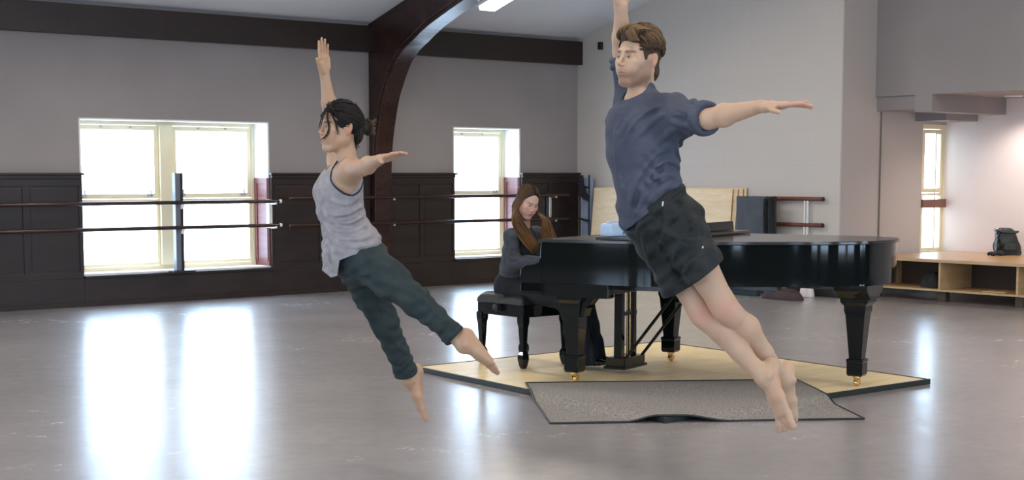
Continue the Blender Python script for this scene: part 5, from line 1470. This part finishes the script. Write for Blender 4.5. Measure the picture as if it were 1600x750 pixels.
    rim = [F.hit(v.x, v.y, y0, y1) for v in spline([(q[0], q[1], 0) for q in edge], 5)]; rim = [p for p in rim if p is not None]
    F.shell(.007)
    R3 = np.array([f, l, [0, 0, 1]])
    F.el(K(543, 262, Y - .16), (.066, .10, .122), R3, .004, 'sub'); F.el(K(528, 262, Y + .17), (.066, .10, .122), R3, .004, 'sub')
    F.el(nek + f * .055 + up * .045, (.088, .058, .100), R3, .004, 'sub'); F.el(nek - f * .05 + up * .04, (.07, .055, .075), R3, .004, 'sub')
    x, y, z = F.grid(); hx = [K(p, 0, Y)[0] for p in (480, 505, 517, 528, 532, 550, 571, 600, 625)]; hz = [K(0, p, Y)[2] for p in (418, 424, 431, 428, 404, 397, 391, 389, 384)]
    F.d = np.maximum(F.d, (np.interp(x, hx, hz) - z).astype(np.float32) * .8)
    M['grey_tank'] = cloth_mat('heather_grey_jersey', (.27, .25, .26), (.35, .33, .34), 30, bump=.2)
    tank = field_obj('tank_top', F, M['grey_tank'], who, base); del F
    bm = bmesh.new()
    if len(rim) > 4: add_tube(bm, [tuple(p - base + np.array([0, -.001, 0])) for p in rim], .0042, 8)
    obj('sports_bra_edge', bm, new_mat('navy_binding', (.015, .018, .03), .7), tank, smooth=True)
    # ---- trousers
    F = Field((K(505, 0, Y)[0], Y - .46, K(0, 600, Y)[2] - .03), (K(735, 0, Y)[0], Y + .50, K(0, 378, Y)[2]), .0032)
    F.ec(K(552, 385, Y), K(562, 408, Y), (.132, .105), (.155, .118), l, .03); F.el(K(582, 405, Y), (.07, .12, .075), None, .05)
    cL, cR = K(711, 525, Y - .27), K(635, 582, Y + .32)
    F.begin(); F.ec(hipL, hipL + (knL - hipL) * .5, (.098, .090), (.084, .080), [0, 1, 0], .03); F.ec(hipL + (knL - hipL) * .5, knL, (.084, .080), (.066, .062), [0, 1, 0], .03); F.ec(knL, cL + (cL - knL) * .12, (.066, .062), (.050, .046), [0, 1, 0], .03)
    d1 = F.d; F.d = np.full(F.n, .5, np.float32)
    F.ec(hipR, hipR + (knR - hipR) * .5, (.098, .090), (.082, .078), [0, 1, 0], .03); F.ec(hipR + (knR - hipR) * .5, knR, (.082, .078), (.066, .064), [0, 1, 0], .03); F.ec(knR, cR + (cR - knR) * .12, (.066, .064), (.052, .050), [0, 1, 0], .03)
    d2 = F.d; nearL = d1 < d2; F.d = sm(d1, d2, .02).astype(np.float32); F.end(.03)
    F.fold(lambda x, y, z: .0022 * np.sin((x * .8 + z * .9) * 62 + 3 * np.sin((x - z) * 16 + y * 9)) + .0028 * np.sin((x * .2 - z) * 105 + 3 * np.sin(x * 22 + y * 6)))
    y0, y1 = Y - .5, Y + .5
    for pix, r in (([(545, 425), (580, 445), (615, 475)], .011), ([(600, 415), (630, 445), (665, 478)], .010), ([(560, 430), (590, 455), (612, 480), (640, 495)], .010), ([(650, 458), (672, 480), (700, 512)], .009), ([(590, 475), (600, 510), (615, 550)], .010), ([(565, 470), (580, 500), (592, 530)], .010), ([(700, 500), (690, 512), (682, 518)], .008), ([(640, 545), (632, 560), (620, 568)], .008), ([(610, 520), (622, 540), (636, 552)], .009)):
        F.crease(pix, y0, y1, r, .35)
    F.shell(.008); nL = nrm(cL - knL); nR = nrm(cR - knR); x, y, z = F.grid()
    gL = (x - cL[0]) * nL[0] + (y - cL[1]) * nL[1] + (z - cL[2]) * nL[2]; gR = (x - cR[0]) * nR[0] + (y - cR[1]) * nR[1] + (z - cR[2]) * nR[2]
    F.d = np.maximum(F.d, np.where(nearL, gL, gR).astype(np.float32)); del d1, d2, nearL
    for c, n_, r in ((cL, nL, .043), (cR, nR, .047)):
        e1 = nrm(np.cross(n_, [.1, 1, .2])); e2 = np.cross(n_, e1)
        for du in (-.004, -.026):
            pr = None
            for k in range(25):
                t = 2 * math.pi * k / 24; q = c + n_ * (du + .003 * math.sin(2 * t + du * 90)) + (e1 * math.cos(t) + e2 * math.sin(t)) * (r + .003 * math.sin(3 * t))
                if pr is not None: F.rc(pr, q, .0105, .0105, .006)
                pr = q
    M['green_trouser'] = cloth_mat('dark_green_jersey', (.020, .031, .033), (.034, .048, .050), 14, bump=.2)
    field_obj('trousers', F, M['green_trouser'], who, base); del F
woman()

# ------------------------------------------------------------------ pianist
def pianist():
    def W2K(p): v = Vector(p); return np.array([v.x * RIGHT.x + v.y * RIGHT.y, v.x * math.cos(TH) + v.y * math.sin(TH), v.z])
    seat = W2K(PL(.62, .86, .50)); Y = float(seat[1])
    f = nrm([.85, -.525, 0]); r_ = np.array([-.525, -.85, 0]); up = np.array([0, 0, 1.0])
    pel = seat + np.array([0, 0, .085]); nek = K(818, 358, Y - .10)
    wai = pel * .66 + nek * .34; rib = pel * .40 + nek * .60; che = pel * .16 + nek * .84 - up * .02
    base = np.array([seat[0], Y, .0]); base[2] = float(seat[2])
    who = person('woman with long brown hair seated at the piano in a slate grey sweater', base)
    H = Head(K(824, 316, Y - .17), nrm([.50, -.80, -.42]), nrm([.22, -.1, 1]), .93)
    shR, shL = nek + r_ * .165 - up * .045, nek - r_ * .165 - up * .04
    wrR, wrL = W2K(PL(.38, .40, .775)), W2K(PL(.80, .40, .775))
    elR = K(803, 413, Y - .26); elL = shL * .5 + wrL * .5 + np.array([.0, .05, -.10])
    knR, knL = W2K(PL(.46, .34, .50)), W2K(PL(.74, .34, .50)); anR, anL = W2K(PL(.60, .24, .12)), W2K(PL(.74, .26, .12))
    F = Field(np.minimum.reduce([pel, knR, anR, wrR]) - [.30, .3, .14], np.maximum.reduce([nek, knL, wrL, anL]) + [.22, .32, .34], .0045)
    F.ec(pel, wai, (.15, .10), (.115, .085), r_, .03); F.ec(wai, rib, (.115, .085), (.125, .09), r_, .03); F.ec(rib, che, (.125, .09), (.13, .085), r_, .03); F.ec(che, nek - up * .03, (.13, .075), (.06, .05), r_, .04)
    F.rc(nek - up * .02, H.w((0, -.02, -.05)), .048, .045, .03); build_head(F, H, female=True)
    for sh, el, wr in ((shR, elR, wrR), (shL, elL, wrL)):
        F.rc(nek - up * .04, sh, .035, .042, .03); F.rc(sh, el, .040, .032, .03); F.rc(el, wr, .034, .022, .02)
    hand(F, wrR, f + up * -.15, -r_, -up, .9, curl=((.35, .4, .3),) * 4, k=.005, thumb=(.7, .5, .4)); hand(F, wrL, f + up * -.15, r_, -up, .9, curl=((.35, .4, .3),) * 4, k=.005, thumb=(.7, .5, .4))
    for s, kn, an in ((1, knR, anR), (-1, knL, anL)):
        hp = pel + r_ * .09 * s; F.rc(hp, kn, .075, .05, .03); F.rc(kn, an, .045, .028, .03)
    body = field_obj('body', F, M['skin'], who, base, skin_colors((.58, .36, .27), H, (.45, .15, .13), brow=(.10, .06, .04), bs=.6)); del F
    for s in (-1, 1): eye_mesh(H, s, (0, -.25), (.05, .03, .02), who, base, .5)
    # sweater
    F = Field(np.minimum.reduce([pel, wrR, elR]) - [.32, .3, .10], np.maximum.reduce([nek, wrL, elL]) + [.2, .3, .05], .0045)
    F.ec(pel - up * .05, wai, (.175, .125), (.135, .105), r_, .03); F.ec(wai, rib, (.135, .105), (.14, .108), r_, .03); F.ec(rib, che, (.142, .108), (.15, .10), r_, .03); F.ec(che, nek - up * .03, (.15, .09), (.075, .065), r_, .04)
    F.el(rib + f * .07, (.12, .07, .06), np.array([r_, f, up]), .04)
    for sh, el, wr in ((shR, elR, wrR), (shL, elL, wrL)):
        F.rc(nek - up * .045, sh, .045, .052, .03); F.rc(sh, el, .054, .047, .03); F.rc(el, wr, .048, .038, .03)
    F.fold(lambda x, y, z: .0018 * np.sin((z + x * .4) * 85 + 3 * np.sin(x * 20 + y * 12)))
    for pix in ([(790, 395), (800, 405), (815, 404)], [(795, 372), (793, 392), (800, 412)], [(808, 400), (825, 402), (842, 404)], [(797, 430), (806, 440), (815, 452)], [(792, 420), (800, 425), (812, 424)]): F.crease(pix, Y - .6, Y + .1, .012, .4)
    F.rc(nek + up * .07, nek + up * .2, .062, .08, .01, 'sub'); F.cut(wrR, f) if False else None
    F.shell(.012); F.cut(wrR + f * .0, f) 
    M['slate_knit'] = cloth_mat('slate_knit', (.040, .044, .055), (.070, .075, .090), 18, bump=.3)
    field_obj('sweater', F, M['slate_knit'], who, base); del F
    # wide trousers, flared towards the shoes
    F = Field(np.minimum.reduce([pel, knR, anR]) - [.26, .26, .12], np.maximum.reduce([pel, knL, anL]) + [.30, .26, .10], .005)
    F.ec(pel, pel - up * .03, (.17, .12), (.17, .13), r_, .02)
    for s, kn, an in ((1, knR, anR), (-1, knL, anL)):
        hp = pel + r_ * .09 * s - up * .01; F.rc(hp, kn, .090, .070, .03); m = kn * .45 + an * .55; F.rc(kn, m, .066, .072, .03); F.ec(m, an - up * .055 - f * .02, (.075, .070), (.085, .12), r_, .03)
    F.fold(lambda x, y, z: .006 * np.sin(x * 90 + z * 8 + 2 * np.sin(z * 12)) * np.clip((.45 - z) * 4, 0, 1))
    F.cut(anR - up * .085, -up)
    field_obj('trousers', F, cloth_mat('black_trouser', (.010, .012, .015), (.018, .020, .024), 8, bump=.1), who, base); del F
    for an, nm in ((anR, 'shoe'), (anL, 'shoe')):
        F = Field(an - [.22, .22, .13], an + [.26, .22, .06], .004)
        F.ec(an + f * -.03 - up * .055, an + f * .10 - up * .060, (.036, .030), (.038, .022), r_, .02); F.ec(an + f * .10 - up * .060, an + f * .165 - up * .062, (.036, .020), (.024, .015), r_, .02)
        field_obj('shoe', F, M['lacquer'], who, base); del F
    # hair: cap and long locks
    F = Field(H.c - .17, H.c + .17, .003)
    H.el(F, (0, -.020, .040), (.082, .098, .089), k=.01); H.el(F, (0, -.06, -.06), (.075, .055, .09), k=.03)
    H.el(F, (0, .118, -.004), (.074, .084, .113), k=.012, op='sub')
    field_obj('hair', F, M['hair'], who, base, hair_tone((.022, .018, .011), (.05, .03, .018), H)); del F
    rnd = random.Random(9); items = []; Yh = float(H.c[1])
    near_in = [(825, 291), (819, 300), (813, 319), (815, 342), (828, 362), (842, 384)]; near_out = [(820, 290), (804, 301), (800, 325), (801, 350), (814, 375), (832, 396)]
    far_in = [(827, 291), (837, 300), (845, 320), (847, 342), (846, 360), (846, 378)]; far_out = [(826, 290), (844, 299), (852, 322), (857, 343), (865, 362), (873, 380)]
    for i in range(900):
        side = rnd.random() < .62; A, B = (near_in, near_out) if side else (far_in, far_out); u = rnd.random(); dep = rnd.random(); ph = rnd.uniform(0, 6); pts = []
        for k, (p, q) in enumerate(zip(A, B)):
            t = k / 5; x = p[0] * (1 - u) + q[0] * u; y = p[1] * (1 - u) + q[1] * u
            if side: d = [(-.02, .02), (-.085, -.02), (-.10, .02), (-.10, .02), (-.11, -.02), (-.12, -.05)][k]
            else: d = [(-.03, .02), (-.04, .06), (-.04, .08), (-.04, .08), (-.05, .05), (-.06, .03)][k]
            pts.append(K(x + 1.6 * t * math.sin(ph + k * 1.5), y, Yh + d[0] * (1 - dep) + d[1] * dep + .008 * t * math.cos(ph + k)))
        sx = -1 if side else 1; y0 = (.082 - .15 * dep) if side else (.094 - .10 * dep)
        hug = [on_scalp(q, np.array([0, -.020, .040]), np.array([.084, .100, .091]), 1.01 + .05 * u) for q in ((sx * .004, y0 * .8, .12), (sx * .040, y0, .105), (sx * .078, y0 * .75, .06), (sx * .090, y0 * (.55 if side else .8), .0))]
        pts = [H.w(q) for q in hug] + [H.w((sx * (.080 + .014 * u), y0 * (.5 if side else .9) - .01, -.055))] + pts[3:]
        v = rnd.random()
        items.append((pts, [.0022, .0036, .004, .0038, .0028, .001], .6, (1, 0, 0), np.array((.018, .010, .006)) * (.6 + v), np.array((.30, .15, .06)) * (.25 + v * .95)))
    locks(items, 'hair_locks', M['hair'], who, base)['kind'] = 'stuff'
pianist()
